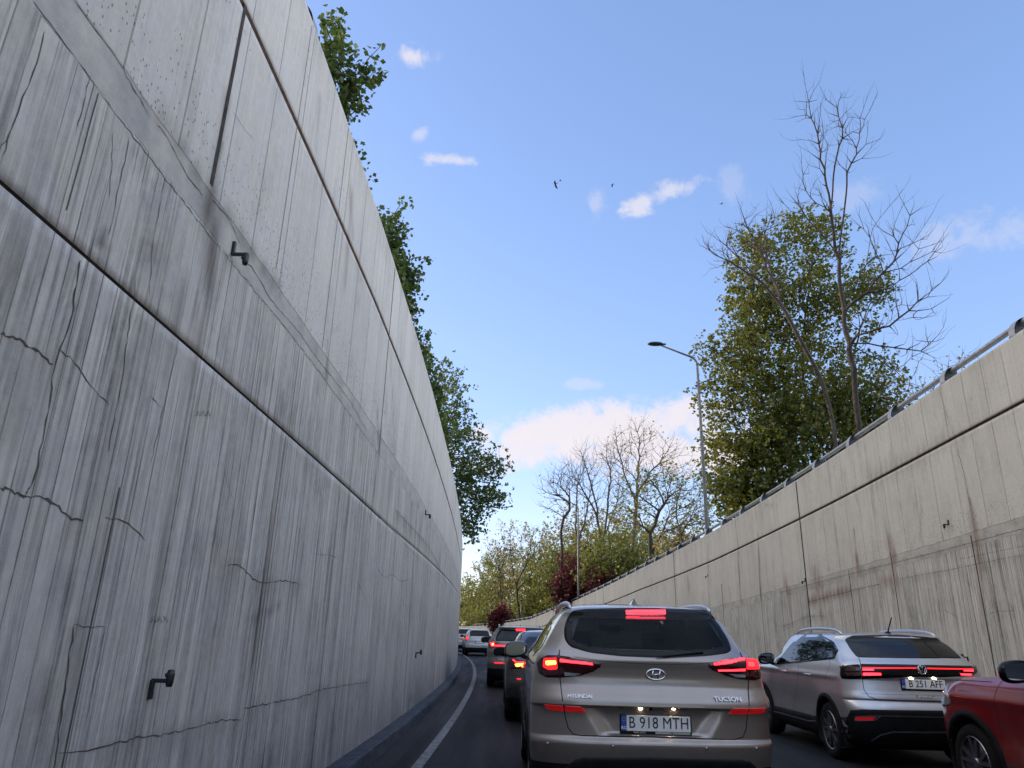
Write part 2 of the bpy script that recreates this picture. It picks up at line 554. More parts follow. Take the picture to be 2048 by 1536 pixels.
def wall(name, off, side, material, dark_joint, strokes, cracks, vjoints, thick=.45):
    """side +1: the road is on the +x side of the face (left wall)"""
    Ys = np.concatenate([np.arange(-10, 1, .25), np.arange(1, 30, .05), np.arange(30, 60, .12), np.arange(60, 150.1, .6)])
    n = len(Ys)
    tz = topz(Ys)
    jz = jointz(Ys)
    rows = []           # (z array, depth into the wall, material of the strip above)
    if dark_joint:
        dz = 2.90 - .02 * np.clip(Ys - 2, 0, 8)
        for f in np.linspace(0, 1, 58):
            rows.append((-.3 + f * (dz - .009 + .3), 0, 0))
        rows[-1] = (rows[-1][0], 0, 2)
        rows.append((dz - .007, .02, 2))
        rows.append((dz + .007, .02, 2))
        rows.append((dz + .009, 0, 0))
        lo = dz + .009
        for f in np.linspace(0, 1, 46)[1:]:
            rows.append((lo + f * (jz - .025 - lo), 0, 0))
    else:
        for f in np.linspace(0, 1, 100):
            rows.append((-.3 + f * (jz - .025 + .3), 0, 0))
    rows[-1] = (rows[-1][0], 0, 1)
    rows.append((jz - .020, .035, 1))
    rows.append((jz + .020, .035, 1))
    rows.append((jz + .025, 0, 0))
    for f in np.linspace(0, 1, 24)[1:-1]:
        rows.append((jz + .025 + f * (tz - .012 - jz - .025), 0, 0))
    rows.append((tz - .012, 0, 0))
    rows.append((tz, .012, 0))
    rows.append((tz, thick, 0))
    rows.append((tz - 3.0, thick, 0))
    R = len(rows)
    Z = np.array([np.broadcast_to(r[0], (n,)) for r in rows])
    Dp = np.array([np.full(n, r[1]) for r in rows])
    X = off + bend(Ys)[None, :] - side * Dp
    YY = np.broadcast_to(Ys[None, :], Z.shape)
    V = np.stack([X, YY, Z], -1).reshape(-1, 3)
    i = np.arange(R - 1)[:, None] * n + np.arange(n - 1)[None, :]
    q = np.stack([i, i + n, i + n + 1, i + 1], -1) if side > 0 else np.stack([i, i + 1, i + n + 1, i + n], -1)
    Fs = q.reshape(-1, 4)
    mi = np.repeat(np.array([r[2] for r in rows[:-1]]), n - 1)
    if dark_joint:          # the open joint ends where the photograph shows it end
        col = np.tile((Ys[:-1] > 9.4), R - 1)
        mi = np.where((mi == 2) & col, 0, mi)
    # stains computed per vertex
    st = np.zeros(len(V))
    ru = np.zeros(len(V))
    rng = np.random.default_rng(5 if side > 0 else 9)
    ph = rng.random(400) * 6.28

    def ragged(y, z):
        return (.5 + .25 * np.sin(y * 61 + 3 * np.sin(z * 2.1)) + .25 * np.sin(y * 143 + 1.7 * np.sin(z * 4.3))
                ) * (.75 + .25 * np.sin(z * 7 + y * 5))
    jf = np.exp(-np.abs(V[:, 2] - np.interp(V[:, 1], Ys, jz)) / .05) * .35 * ragged(V[:, 1], V[:, 2])
    st += jf
    below = np.interp(V[:, 1], Ys, jz) - V[:, 2]
    st += np.where(below > 0, np.exp(-below / .35), 0) * .22 * ragged(V[:, 1] * 1.3, V[:, 2] * .3) ** 2
    if dark_joint:
        bd = (2.90 - .02 * np.clip(V[:, 1] - 2, 0, 8)) - V[:, 2]
        st += np.where((bd > 0) & (V[:, 1] < 9.4), np.exp(-bd / .3), 0) * .3 * ragged(V[:, 1] * 1.1, V[:, 2] * .3) ** 2
    below = np.interp(V[:, 1], Ys, tz) - V[:, 2]
    st += np.where(below > 0, np.exp(-below / .25), 0) * .28 * ragged(V[:, 1] * .8, V[:, 2] * .3)
    for kind, pts, w, inten in strokes:
        P = [on_wall(x, y, off) for x, y in pts]
        w0 = max(w, .03)
        for (ya, za), (yb, zb) in zip(P[:-1], P[1:]):
            dy, dz_ = yb - ya, zb - za
            L2 = dy * dy + dz_ * dz_ + 1e-9
            t = np.clip(((V[:, 1] - ya) * dy + (V[:, 2] - za) * dz_) / L2, 0, 1)
            d = np.hypot((V[:, 1] - ya - t * dy), (V[:, 2] - za - t * dz_) * .6)
            fine = .5 + .5 * np.sin(V[:, 1] * 97 + 2.5 * np.sin(V[:, 2] * 3.1) + za * 9)
            g = np.exp(-(d / (w0 * .8)) ** 2) * inten * (.25 + .45 * fine + .30 * ragged(V[:, 1] * 1.7, V[:, 2]))
            if kind == 'rust':
                ru = np.maximum(ru, g)
            else:
                st = np.maximum(st, g)
    for pts, w in cracks:           # dirt bleeding out of the wider cracks
        if w < .0085:
            continue
        P = [on_wall(x, y, off) for x, y in pts]
        for (ya, za), (yb, zb) in zip(P[:-1], P[1:]):
            dy, dz_ = yb - ya, zb - za
            L2 = dy * dy + dz_ * dz_ + 1e-9
            t = np.clip(((V[:, 1] - ya) * dy + (V[:, 2] - za) * dz_) / L2, 0, 1)
            ry, rz = V[:, 1] - ya - t * dy, V[:, 2] - za - t * dz_
            g = np.exp(-(ry / .045) ** 2 - np.where(rz > 0, (rz / .03) ** 2, (rz / .13) ** 2)) * .30 * ragged(V[:, 1] * 2.1, V[:, 2])
            st = np.maximum(st, g)
    o = mk(name, V, Fs, [material, M['sealant'], M['dark_joint']], mi=mi)
    me = o.data
    uvl = me.uv_layers.new(name='UVMap')
    li = Fs.ravel()
    uvl.data.foreach_set('uv', V[li][:, 1:3].ravel())
    for nm, arr in (('stain', st), ('rust', ru)):
        a = me.attributes.new(nm, 'FLOAT', 'POINT')
        a.data.foreach_set('value', np.clip(arr * 1.35, 0, .9))
    # cracks and vertical construction joints: slim dark ribbons on the face
    mbk = MB()
    rr = random.Random(3)

    def ribbon(P, w, jit, step, taper=True, slot=0):
        if taper and len(P) > 2:        # ease the corners of the line
            for _ in range(2):
                Pn = [P[0]]
                for (a1, b1), (a2, b2) in zip(P[:-1], P[1:]):
                    Pn += [(a1 * .75 + a2 * .25, b1 * .75 + b2 * .25), (a1 * .25 + a2 * .75, b1 * .25 + b2 * .75)]
                P = Pn + [P[-1]]
        Q = []
        for (ya, za), (yb, zb) in zip(P[:-1], P[1:]):
            L = math.hypot(yb - ya, zb - za)
            m_ = max(1, int(L / step))
            for k_ in range(m_):
                t_ = k_ / m_
                Q.append([ya + (yb - ya) * t_, za + (zb - za) * t_])
        Q.append(list(P[-1]))
        for k_ in range(1, len(Q) - 1):
            Q[k_][0] += rr.uniform(-jit, jit)
            Q[k_][1] += rr.uniform(-jit, jit)
        Vr, Fr = [], []
        for k_, (y, z) in enumerate(Q):
            a_, c_ = Q[max(0, k_ - 1)], Q[min(len(Q) - 1, k_ + 1)]
            ty, tz_ = c_[0] - a_[0], c_[1] - a_[1]
            L = math.hypot(ty, tz_) + 1e-9
            ny, nz = -tz_ / L, ty / L
            ww = w * (rr.uniform(.2, 1.0) if taper else 1.6) * (1 if (0 < k_ < len(Q) - 1 or not taper) else .2)
            for s_ in (-1, 1):
                yy, zz = y + ny * ww / 2 * s_, z + nz * ww / 2 * s_
                Vr.append((off + bend(yy) + side * .0025, yy, zz))
        for k_ in range(len(Q) - 1):
            Fr.append((2 * k_, 2 * k_ + 1, 2 * k_ + 3, 2 * k_ + 2))
        mbk.add(Vr, Fr, slot)
    for pts, w in cracks:
        ribbon([on_wall(x, y, off) for x, y in pts], w, .007, .032)
    for Yj, z0, z1, w in vjoints:
        ribbon([(Yj, z0), (Yj + .01, z1)], w, .0015, .15, False, 1 if w > .02 else 0)
    c = mbk.build('cracks', [M['crack'], M['dark_joint']], o)
    return o


def long_drips(off, seeds):
    return seeds


L_strokes = [
    ('s', [(455, 200), (440, 290), (423, 380)], .05, .75), ('s', [(421, 385), (418, 420), (425, 460), (418, 560)], .13, .7),
    ('s', [(440, 400), (500, 500), (560, 580)], .05, .45), ('s', [(320, 230), (420, 385)], .06, .35), ('s', [(300, 480), (308, 520)], .03, .8),
    ('s', [(200, 470), (207, 500)], .03, .7), ('s', [(755, 830), (757, 900)], .07, .5), ('s', [(760, 870), (752, 950), (742, 1030)], .10, .55),
    ('s', [(655, 690), (653, 750)], .05, .75), ('s', [(565, 870), (520, 1240), (488, 1415)], .04, .5), ('s', [(395, 600), (350, 900), (300, 1250)], .05, .35),
    ('s', [(250, 720), (190, 1000)], .05, .35), ('s', [(120, 1160), (130, 1180)], .06, .45), ('s', [(85, 1400), (100, 1410)], .07, .4),
    ('s', [(560, 1210), (500, 1240)], .03, .5), ('s', [(165, 1250), (140, 1440)], .05, .4), ('s', [(20, 900), (60, 720)], .04, .3),
    ('s', [(370, 560), (330, 740)], .05, .45), ('s', [(410, 600), (385, 760)], .05, .4), ('rust', [(705, 400), (690, 560)], .08, .45),
    ('s', [(700, 380), (705, 470)], .07, .35), ('s', [(640, 200), (632, 300)], .05, .4), ('s', [(565, 790), (560, 830)], .04, .6),
    ('s', [(30, 540), (90, 500)], .12, .25), ('s', [(0, 200), (10, 400)], .05, .2), ('rust', [(780, 700), (790, 900)], .12, .22),
]
L_cracks = [
    ([(160, 520), (140, 650), (105, 730), (100, 800), (68, 960), (50, 990)], .010),
    ([(0, 668), (30, 672), (55, 695), (72, 698), (105, 730)], .012), ([(120, 700), (150, 722), (185, 778), (220, 810)], .006),
    ([(0, 975), (25, 985), (45, 990), (70, 992), (110, 1005), (130, 1033), (165, 1043)], .013),
    ([(210, 1035), (250, 1040), (290, 1080)], .006), ([(272, 556), (240, 780), (215, 905)], .007),
    ([(300, 790), (335, 830)], .004), ([(360, 665), (300, 930)], .005), ([(440, 920), (465, 1000)], .003),
    ([(115, 1508), (180, 1498), (240, 1485), (262, 1478), (285, 1472), (340, 1468), (400, 1452), (440, 1440), (482, 1440)], .010),
    ([(487, 1416), (560, 1402), (605, 1394), (640, 1378), (735, 1364)], .009),
    ([(545, 1000), (527, 1165), (490, 1416), (470, 1536)], .008), ([(147, 1250), (125, 1400), (108, 1536)], .012),
    ([(145, 1250), (210, 1255)], .007), ([(210, 1255), (170, 1450)], .005), ([(455, 1130), (480, 1128), (505, 1160), (530, 1166), (560, 1160), (600, 1168)], .009),
    ([(630, 1108), (665, 1110), (672, 1116)], .006), ([(755, 1138), (770, 1158), (785, 1145), (800, 1165), (818, 1158)], .008),
    ([(713, 1160), (735, 1205)], .006), ([(65, 0), (170, 145), (260, 265), (440, 500), (600, 690), (700, 830), (760, 915)], .006),
    ([(480, 515), (500, 530), (520, 560), (540, 600), (600, 665), (620, 700), (700, 800), (715, 830), (735, 865)], .007),
    ([(150, 0), (235, 120), (262, 170), (275, 190), (300, 235)], .006), ([(315, 250), (345, 290), (370, 350), (405, 390)], .007),
    ([(425, 400), (460, 440), (480, 490)], .008), ([(90, 60), (60, 160), (20, 260), (0, 300)], .006), ([(180, 150), (150, 270)], .006),
    ([(225, 265), (218, 400)], .005), ([(260, 270), (235, 380), (215, 480)], .006), ([(330, 350), (305, 480), (298, 590)], .005),
    ([(430, 480), (390, 640)], .004), ([(765, 1040), (830, 1110), (890, 1180)], .006), ([(790, 1020), (860, 1095), (893, 1168)], .012),
    ([(20, 260), (0, 330)], .005), ([(462, 220), (505, 280)], .004), ([(585, 1080), (560, 1300), (545, 1400)], .006),
    ([(765, 1120), (722, 1440)], .007), ([(888, 1165), (884, 1370)], .016), ([(850, 1200), (835, 1300)], .008),
]
# hand scratched marks
for x0, y0, w_, h_ in ((300, 1245, 36, 13), (391, 832, 30, 11)):
    for k in range(6):
        xa = x0 + w_ * k / 6
        L_cracks.append(([(xa, y0 - h_ * (k % 2)), (xa + w_ / 9, y0 - h_ * .5), (xa + w_ / 14, y0 - h_ * ((k + 1) % 2)), (xa + w_ / 7, y0 - h_ * .2)], .004))
L_v = [(3.68, 3.86, 5.24, .026), (3.68, 5.31, 6.26, .026), (8.9, 3.5, 6.1, .018), (12.6, 0.1, 3.5, .010), (5.45, .1, 2.8, .005), (3.36, .1, 2.0, .006),
       (7.2, .1, 2.7, .005), (10.6, .1, 3.4, .008), (14.8, .1, 6.0, .010), (17.5, .1, 3.3, .012), (22, .1, 5.5, .02), (2.6, 3.0, 3.6, .004), (4.8, 3.9, 6.2, .004), (6.1, 3.8, 6.2, .005)]
R_strokes = [
    ('rust', [(1945, 1035), (1955, 1090), (1962, 1130)], .13, .6), ('s', [(1940, 1000), (1950, 1060)], .05, .6), ('rust', [(1780, 1085), (1787, 1110)], .16, .7),
    ('rust', [(1784, 1110), (1790, 1175)], .09, .5), ('rust', [(1713, 1118), (1717, 1140)], .13, .75), ('s', [(1708, 1060), (1713, 1120)], .05, .55),
    ('rust', [(1630, 1150), (1640, 1170)], .22, .55), ('rust', [(1635, 1175), (1642, 1225)], .09, .4), ('rust', [(1572, 1172), (1578, 1190)], .2, .6),
    ('rust', [(1578, 1190), (1583, 1250)], .08, .5), ('s', [(1516, 1070), (1521, 1190)], .06, .75), ('rust', [(1518, 1120), (1522, 1195)], .10, .6),
    ('s', [(1470, 1040), (1478, 1110)], .05, .6), ('rust', [(1476, 1110), (1482, 1205)], .10, .7), ('rust', [(1616, 1203), (1700, 1180)], .09, .65),
    ('rust', [(1760, 1165), (1800, 1163)], .10, .45), ('rust', [(1958, 1130), (1965, 1250)], .12, .35), ('s', [(1710, 975), (1714, 1000)], .06, .5), ('s', [(1800, 932), (1740, 960)], .2, .35),
    ('s', [(1890, 880), (1810, 930)], .15, .3), ('s', [(1415, 1090), (1420, 1240)], .09, .45), ('s', [(1392, 1090), (1394, 1150)], .08, .35), ('rust', [(1376, 1160), (1378, 1180)], .2, .4),
    ('s', [(1843, 1020), (1840, 1080)], .04, .35),
]
R_cracks = [
    ([(1915, 900), (1930, 950), (1940, 1010), (1952, 1080), (1958, 1120), (1968, 1200), (1985, 1300)], .012), ([(1880, 782), (1900, 850), (1920, 905)], .007),
    ([(2048, 1110), (1990, 1120), (1900, 1140), (1850, 1148), (1800, 1158)], .009), ([(1565, 1252), (1590, 1245), (1612, 1232), (1650, 1232)], .010),
    ([(1880, 1218), (1900, 1225), (1915, 1235)], .007), ([(1980, 1228), (1995, 1222), (2030, 1222)], .007), ([(1618, 1204), (1700, 1182), (1760, 1168)], .015),
    ([(2048, 1057), (1960, 1080), (1870, 1105), (1770, 1130), (1700, 1148), (1560, 1185)], .012), ([(1752, 960), (1775, 1080)], .008), ([(2048, 1092), (1920, 1118)], .006),
    ([(1933, 1145), (1950, 1240), (1975, 1330)], .010), ([(1870, 1150), (1885, 1260)], .008), ([(1717, 1180), (1725, 1255)], .01), ([(1808, 1170), (1825, 1250)], .009),
]
R_cracks += [([(1529, 1016), (1530, 1006), (1533, 1012), (1536, 1005), (1537, 1015)], .012), ([(1540, 1015), (1540, 1004)], .010), ([(1540, 1010), (1546, 1008)], .010), ([(1546, 1013), (1545, 1003)], .010)]
R_v = [(19.9, .2, 5.6, .045), (33.5, .2, 5.1, .05), (49, .2, 4.4, .05), (9.2, .2, 6.0, .015), (66, .2, 3.4, .05), (27.2, .2, 3.3, .03), (15.4, .2, 3.2, .02), (12.6, .2, 3.2, .02), (17.4, .2, 3.0, .02), (23.4, .2, 3.0, .02)]

wl = wall('retaining_wall', XL, +1, M['wallL'], True, L_strokes, L_cracks, L_v)
tag(wl, 'tall grey board marked concrete wall on the left, long and cracked, curving along the kerb', 'wall')
wr = wall('retaining_wall', XR, -1, M['wallR'], False, R_strokes, R_cracks, R_v)
tag(wr, 'pale concrete wall on the right behind the silver and red cars, topped by a pipe rail', 'wall')


# ------------------------------------------------------------------ road, kerb, ground
def strip(name, x0, x1, z, m, y0=-12, y1=190, step=1.0, parent=None, zf=None):
    Ys = np.arange(y0, y1 + .01, step)
    n = len(Ys)
    c = bend(Ys)
    z0, z1 = (z, z) if not isinstance(z, tuple) else z
    V = np.concatenate([np.stack([x0 + c, Ys, np.full(n, z0)], 1), np.stack([x1 + c, Ys, np.full(n, z1)], 1)])
    Fs = [(i, i + n, i + n + 1, i + 1) for i in range(n - 1)]
    return mk(name, V, Fs, m, parent)


gp = mk('ground', [(-3000, -600, -.35), (3000, -600, -.35), (3000, 4000, -.35), (-3000, 4000, -.35)], [(0, 1, 2, 3)], M['soil'])
tag(gp, kind='structure')
tag(strip('road', XL - .1, XR + .2, 0.0, M['asphalt']), kind='structure')
tag(strip('gutter', XL + .13, XL + .46, 0.004, M['gutter']), kind='structure')


def kerb(name, xa, xb, side):
    Ys = np.arange(-12, 150, .5)
    n = len(Ys)
    rng = np.random.default_rng(2)
    prof = [(xa, .15), (xb - side * .025, .15), (xb - side * .006, .138), (xb, .115), (xb + side * .01, -.02)]
    V = []
    for x, z in prof:
        V.append(np.stack([x + bend(Ys) + rng.normal(0, .003, n), Ys, np.full(n, z) + rng.normal(0, .002, n)], 1))
    V = np.concatenate(V)
    Fs = []
    for r in range(len(prof) - 1):
        for i in range(n - 1):
            q = (r * n + i, (r + 1) * n + i, (r + 1) * n + i + 1, r * n + i + 1)
            Fs.append(q if side > 0 else q[::-1])
    o = mk(name, V, Fs, M['kerb'])
    return tag(o, kind='structure')


kerb('kerb', XL - .05, XL + .19, 1)
kerb('kerb', XR + .05, XR - .35, -1)
mb = MB()
Ys = np.arange(-12, 180, .5)
for x0, x1 in ((XL + .67, XL + .79), (XR - .75, XR - .63)):
    n = len(Ys)
    V = [(x0 + bend(y), y, .008) for y in Ys] + [(x1 + bend(y), y, .008) for y in Ys]
    mb.add(V, [(i, i + n, i + n + 1, i + 1) for i in range(n - 1)])
for ya in np.arange(-8, 150, 9.0):            # dashed lane line under the cars
    seg = np.arange(ya, ya + 3.01, .5)
    V = [(3.05 + bend(y), y, .008) for y in seg] + [(3.17 + bend(y), y, .008) for y in seg]
    n = len(seg)
    mb.add(V, [(i, i + n, i + n + 1, i + 1) for i in range(n - 1)])
for y in (21.6, 22.3):
    mb.add([(XL + .95 + bend(y), y, .008), (XL + 1.35 + bend(y), y, .008), (XL + 1.35 + bend(y), y + .22, .008), (XL + .95 + bend(y), y + .22, .008)], [(0, 1, 2, 3)])
tag(mb.build('road_marking', M['line']), kind='structure')


def verge(name, off, side):
    Ys = np.concatenate([np.arange(-40, 170, 3.0), [200, 300, 600]])
    ds = [.2, .6, 3, 10, 40, 150, 900]
    V, Fs = [], []
    for y in Ys:
        for d in ds:
            z = float(topz(min(y, 170))) - .12 + .10 * sin(y * .7 + d * 2) * min(1, d / 4)
            V.append((off + float(bend(min(y, 150))) + side * d, y, z))
    k = len(ds)
    for i in range(len(Ys) - 1):
        for j in range(k - 1):
            q = (i * k + j, i * k + j + 1, (i + 1) * k + j + 1, (i + 1) * k + j)
            Fs.append(q if side > 0 else q[::-1])
    return tag(mk(name, V, Fs, M['soil'], smooth=True), kind='structure')


verge('park_ground', XR, 1)
verge('park_ground', XL, -1)
# the street surface beyond the end of the cutting
e = mk('far_road', [(-60, 150, 1.6), (10, 150, 1.6), (10, 500, 2.05), (-160, 500, 2.05)], [(0, 1, 2, 3)], M['asphalt'])
tag(e, kind='structure')


# ------------------------------------------------------------------ guard rails on the wall tops
def guard_rail(off, side, label, Yp, setback, y_end):
    root = empty('guard_rail', (off + bend(Yp[0]), Yp[0], float(topz(Yp[0]))))
    tag(root, label, 'guard rail')
    ox, oy, oz = root.location
    # pipe
    pts = [(off + bend(y) + side * (setback + .20) - ox, y - oy, float(topz(y)) + .235 - oz) for y in np.arange(Yp[0] - 1.0, y_end, 1.0)]
    mbp = MB()
    mbp.tube(pts, .052, 10)
    mbp.build('pipe', M['galv'], root, smooth=True)
    # a post: quarter-round web plate with a flange along its curved edge
    mp = MB()
    prof = []
    for k in range(11):
        g = pi / 2 * k / 10
        prof.append((side * (.30 - .30 * cos(g) ** .8), .31 * sin(g) ** .85))
    base = [(p[0], 0, p[1]) for p in prof]
    n = len(base)
    for t in (-.008, .008):
        Vw = [(x, t, z) for x, _, z in base] + [(side * .30, t, 0)]
        mp.add(Vw, [tuple(range(n + 1)) if (t < 0) == (side > 0) else tuple(range(n + 1))[::-1]], 0)
    for w0, w1 in ((-.075, .075),):
        V1 = [(x, w0, z) for x, _, z in base] + [(x, w1, z) for x, _, z in base]
        mp.add(V1, [(i, i + 1, n + i + 1, n + i) for i in range(n - 1)], 1)
        V2 = [(x + side * .012, w0, z - .008) for x, _, z in base] + [(x + side * .012, w1, z - .008) for x, _, z in base]
        mp.add(V2, [(i, n + i, n + i + 1, i + 1) for i in range(n - 1)], 1)
        mp.box((side * .17, 0, .004), (.34, .18, .012), 1)
    first = mp.build('post', [M['darksteel'], M['galv']], root)
    for i, y in enumerate(Yp):
        o = first if i == 0 else first.copy()
        if i:
            COL.objects.link(o)
            o.parent = root
        o.location = (off + bend(y) + side * setback - ox, y - oy, float(topz(y)) - oz)
        ang = atan2(-2 * (y - Y0) / KC, 1)
        o.rotation_euler = (0, 0, -ang)
    return root


guard_rail(XR, 1, 'grey pipe rail on curved posts along the top of the pale right wall', [8.6 + 2.02 * i for i in range(48)], .0, 106)
gl = guard_rail(XL, -1, 'short rail on the tall left wall with one dark post near the top edge', [4.95], .02, 8.5)


# ------------------------------------------------------------------ street lamps
def street_lamp(Y, base, top, head, z_up, label, idx):
    B = at(*base, Y)
    T = at(*top, Y)
    Hd = at(*head, Y)
    bz = float(topz(Y)) - .1
    root = empty('street_lamp', (B[0], Y, bz))
    tag(root, label, 'street lamp', 'street lamps behind the right wall')
    h = T[2] - bz
    mp = MB()
    pole = [(0, 0, 0), (0, 0, .4), (0, 0, h * .5), (0, 0, h - .35)]
    mp.tube(pole, [.095, .085, .065, .05], 12)
    mp.build('pole', M['pole'], root, smooth=True)
    ma = MB()
    dx, dz = Hd[0] - B[0], Hd[2] - bz
    dx = (Hd[0] - T[0]) - .0
    a = []
    for k in range(7):
        g = pi / 2 * k / 6 * .84
        a.append((-.42 * (1 - cos(g)), 0, h - .36 + .42 * sin(g)))
    a.append((dx * .85, 0, dz - .03))
    ma.tube(a, [.05] * 4 + [.042] * 3 + [.035], 10)
    ma.build('arm', M['pole'], root, smooth=True)
    mh = MB()
    V, Fs = [], []
    N = 20
    rings = [(0.0, .10), (.45, .095), (.8, .065), (1.0, .01), (.88, -.035), (.0, -.045)]
    for s_, z in rings:
        for k in range(N):
            g = 2 * pi * k / N
            V.append((dx + .12 + cos(g) * .36 * s_, sin(g) * .20 * s_, dz + z * .8))
    for i in range(len(rings) - 1):
        for k in range(N):
            k2 = (k + 1) % N
            Fs.append((i * N + k, i * N + k2, (i + 1) * N + k2, (i + 1) * N + k))
    mh.add(V, Fs)
    mh.box((dx + .50, 0, dz + .0), (.14, .08, .07), bev=.01)
    mh.build('lamp_head', M['darksteel'], root, smooth=True)
    return root


street_lamp(29, (1415, 1062), (1394, 715), (1306, 688), 0, 'tallest nearest grey street lamp in front of the big leafy tree', 0)
street_lamp(57, (1157, 1195), (1152, 1010), (1107, 990), 0, 'second street lamp rising in front of the dark red shrubs', 1)
street_lamp(85, (1042, 1240), (1040, 1112), (1011, 1100), 0, 'third thin street lamp above the small dark red bush', 2)
street_lamp(113, (977, 1250), (976, 1168), (957, 1157), 0, 'farthest smallest street lamp near the end of the left wall', 3)


# ------------------------------------------------------------------ small lights on the walls
def wall_light(px, py, off, side, up, label, small=False):
    Y, z = on_wall(px, py, off)
    root = empty('wall_light', (off + bend(Y), Y, z))
    tag(root, label, 'wall light', 'small black lights fixed to the walls')
    s = side
    a = MB()
    a.box((s * .010, 0, up * .030), (.020, .024, .092), bev=.003)
    a.box((s * .050, 0, -up * .012), (.090, .020, .020), bev=.003)
    a.build('bracket', M['black'], root)
    h = MB()
    h.lathe([(.0, -.050), (.014, -.050), (.019, -.030), (.021, .008), (.016, .030), (.0, .033)], 14, 'Z', (s * .095, 0, -up * .034))
    h.box((s * .082, -.012, -up * .040), (.018, .014, .018), bev=.003)
    h.build('lamp_housing', M['black'], root, smooth=True)
    return root


wall_light(463, 505, XL, 1, 1, 'black wall light below the dark vertical joint of the left wall')
wall_light(301, 1366, XL, 1, -1, 'black wall light low on the left wall near the bottom left')
wall_light(850, 1028, XL, 1, 1, 'small distant black wall light high on the left wall')
wall_light(831, 1307, XL, 1, -1, 'small distant black wall light low on the left wall by the kerb bend')
wall_light(1898, 1048, XR, -1, 1, 'black wall light high on the right wall above the silver car')
wall_light(1611, 1162, XR, -1, 1, 'black wall light at the foot of the wide vertical joint of the right wall')
wall_light(1416, 1152, XR, -1, 1, 'tiny black wall light on the right wall above the beige car roof')
wall_light(1936, 1316, XR, -1, -1, 'black wall light low on the right wall between silver and red cars')


# ------------------------------------------------------------------ birds
def bird(px, py, Y, span, rz, flap, bank, label):
    c = at(px, py, Y)
    me_v, me_f = [], []
    # one continuous body: rings along y, wings drawn out of the flank
    rings = [(-.50, .02, .012), (-.40, .10, .015), (-.22, .05, .045), (0, .075, .075), (.18, .065, .065), (.30, .045, .05), (.36, .05, .05), (.42, .03, .03), (.50, .006, .006)]
    N = 10
    for y, rx, rz_ in rings:
        for k in range(N):
            g = 2 * pi * k / N
            me_v.append((rx * cos(g), y, rz_ * sin(g)))
    for i in range(len(rings) - 1):
        for k in range(N):
            k2 = (k + 1) % N
            me_f.append((i * N + k, i * N + k2, (i + 1) * N + k2, (i + 1) * N + k))
    for s in (-1, 1):
        k0 = len(me_v)
        st = [(.04, .20, -.12, 0), (.40, .26, -.10, .5), (.75, .14, -.18, 1.0), (1.0, -.10, -.22, 1.25)]
        for x, ya, yb, hz in st:
            z = hz * flap * .42
            for th in (.015, -.015):
                me_v.append((s * x, ya, z + th))
                me_v.append((s * x, yb, z + th * .4))
        for i in range(3):
            a_ = k0 + 4 * i
            c_ = a_ + 4
            me_f += [(a_, a_ + 1, c_ + 1, c_), (a_ + 2, c_ + 2, c_ + 3, a_ + 3), (a_, c_, c_ + 2, a_ + 2), (a_ + 1, a_ + 3, c_ + 3, c_ + 1)]
        e_ = k0 + 12
        me_f.append((e_, e_ + 1, e_ + 3, e_ + 2))
    V = np.array(me_v) * span / 2
    o = mk('bird', V, me_f, M['bird'], smooth=False)
    o.location = c
    o.rotation_euler = (radians(-10), bank, rz)
    return tag(o, label, 'bird', 'black birds in the sky')


bird(1111, 367, 60, .92, radians(70), -1.1, radians(25), 'largest of the black birds, wing pointing down, left of the others')
bird(1121, 362, 63, .62, radians(80), .5, radians(-20), 'small black bird touching the largest bird on its right')
bird(1225, 369, 62, .68, radians(95), -.6, 0, 'black bird alone between the paired birds and the wispy cloud')
bird(1442, 408, 62, .62, radians(-70), .5, radians(20), 'black bird just left of the top of the bare branches')


# ------------------------------------------------------------------ trees
def leaf_material(name, c1, c2, c3, transl=.45):
    m = bpy.data.materials.new(name)
    m.use_nodes = True
    t = m.node_tree
    t.nodes.clear()
    q = NB(t)
    ri = q.n('ShaderNodeNewGeometry').outputs['Random Per Island']
    pos = q.n('ShaderNodeTexCoord').outputs['Object']
    f = q.noise(pos, .55, 3.0, .6)
    c = q.mix(ri, c1 + (1,), c2 + (1,))
    c = q.mix(q.ramp(f, .42, .62, 0, .7), c, c3 + (1,))
    d = q.n('ShaderNodeBsdfDiffuse')
    q.put(d.inputs[0], c)
    tr = q.n('ShaderNodeBsdfTranslucent')
    q.put(tr.inputs[0], q.mix(.5, c, tuple(min(1, x * 1.8) for x in c2) + (1,)))
    g = q.n('ShaderNodeBsdfGlossy')
    g.inputs['Roughness'].default_value = .45
    mx = q.n('ShaderNodeMixShader')
    mx.inputs[0].default_value = transl
    t.links.new(d.outputs[0], mx.inputs[1])
    t.links.new(tr.outputs[0], mx.inputs[2])
    m2 = q.n('ShaderNodeMixShader')
    m2.inputs[0].default_value = .04
    t.links.new(mx.outputs[0], m2.inputs[1])
    t.links.new(g.outputs[0], m2.inputs[2])
    o = q.n('ShaderNodeOutputMaterial')
    t.links.new(m2.outputs[0], o.inputs[0])
    return m


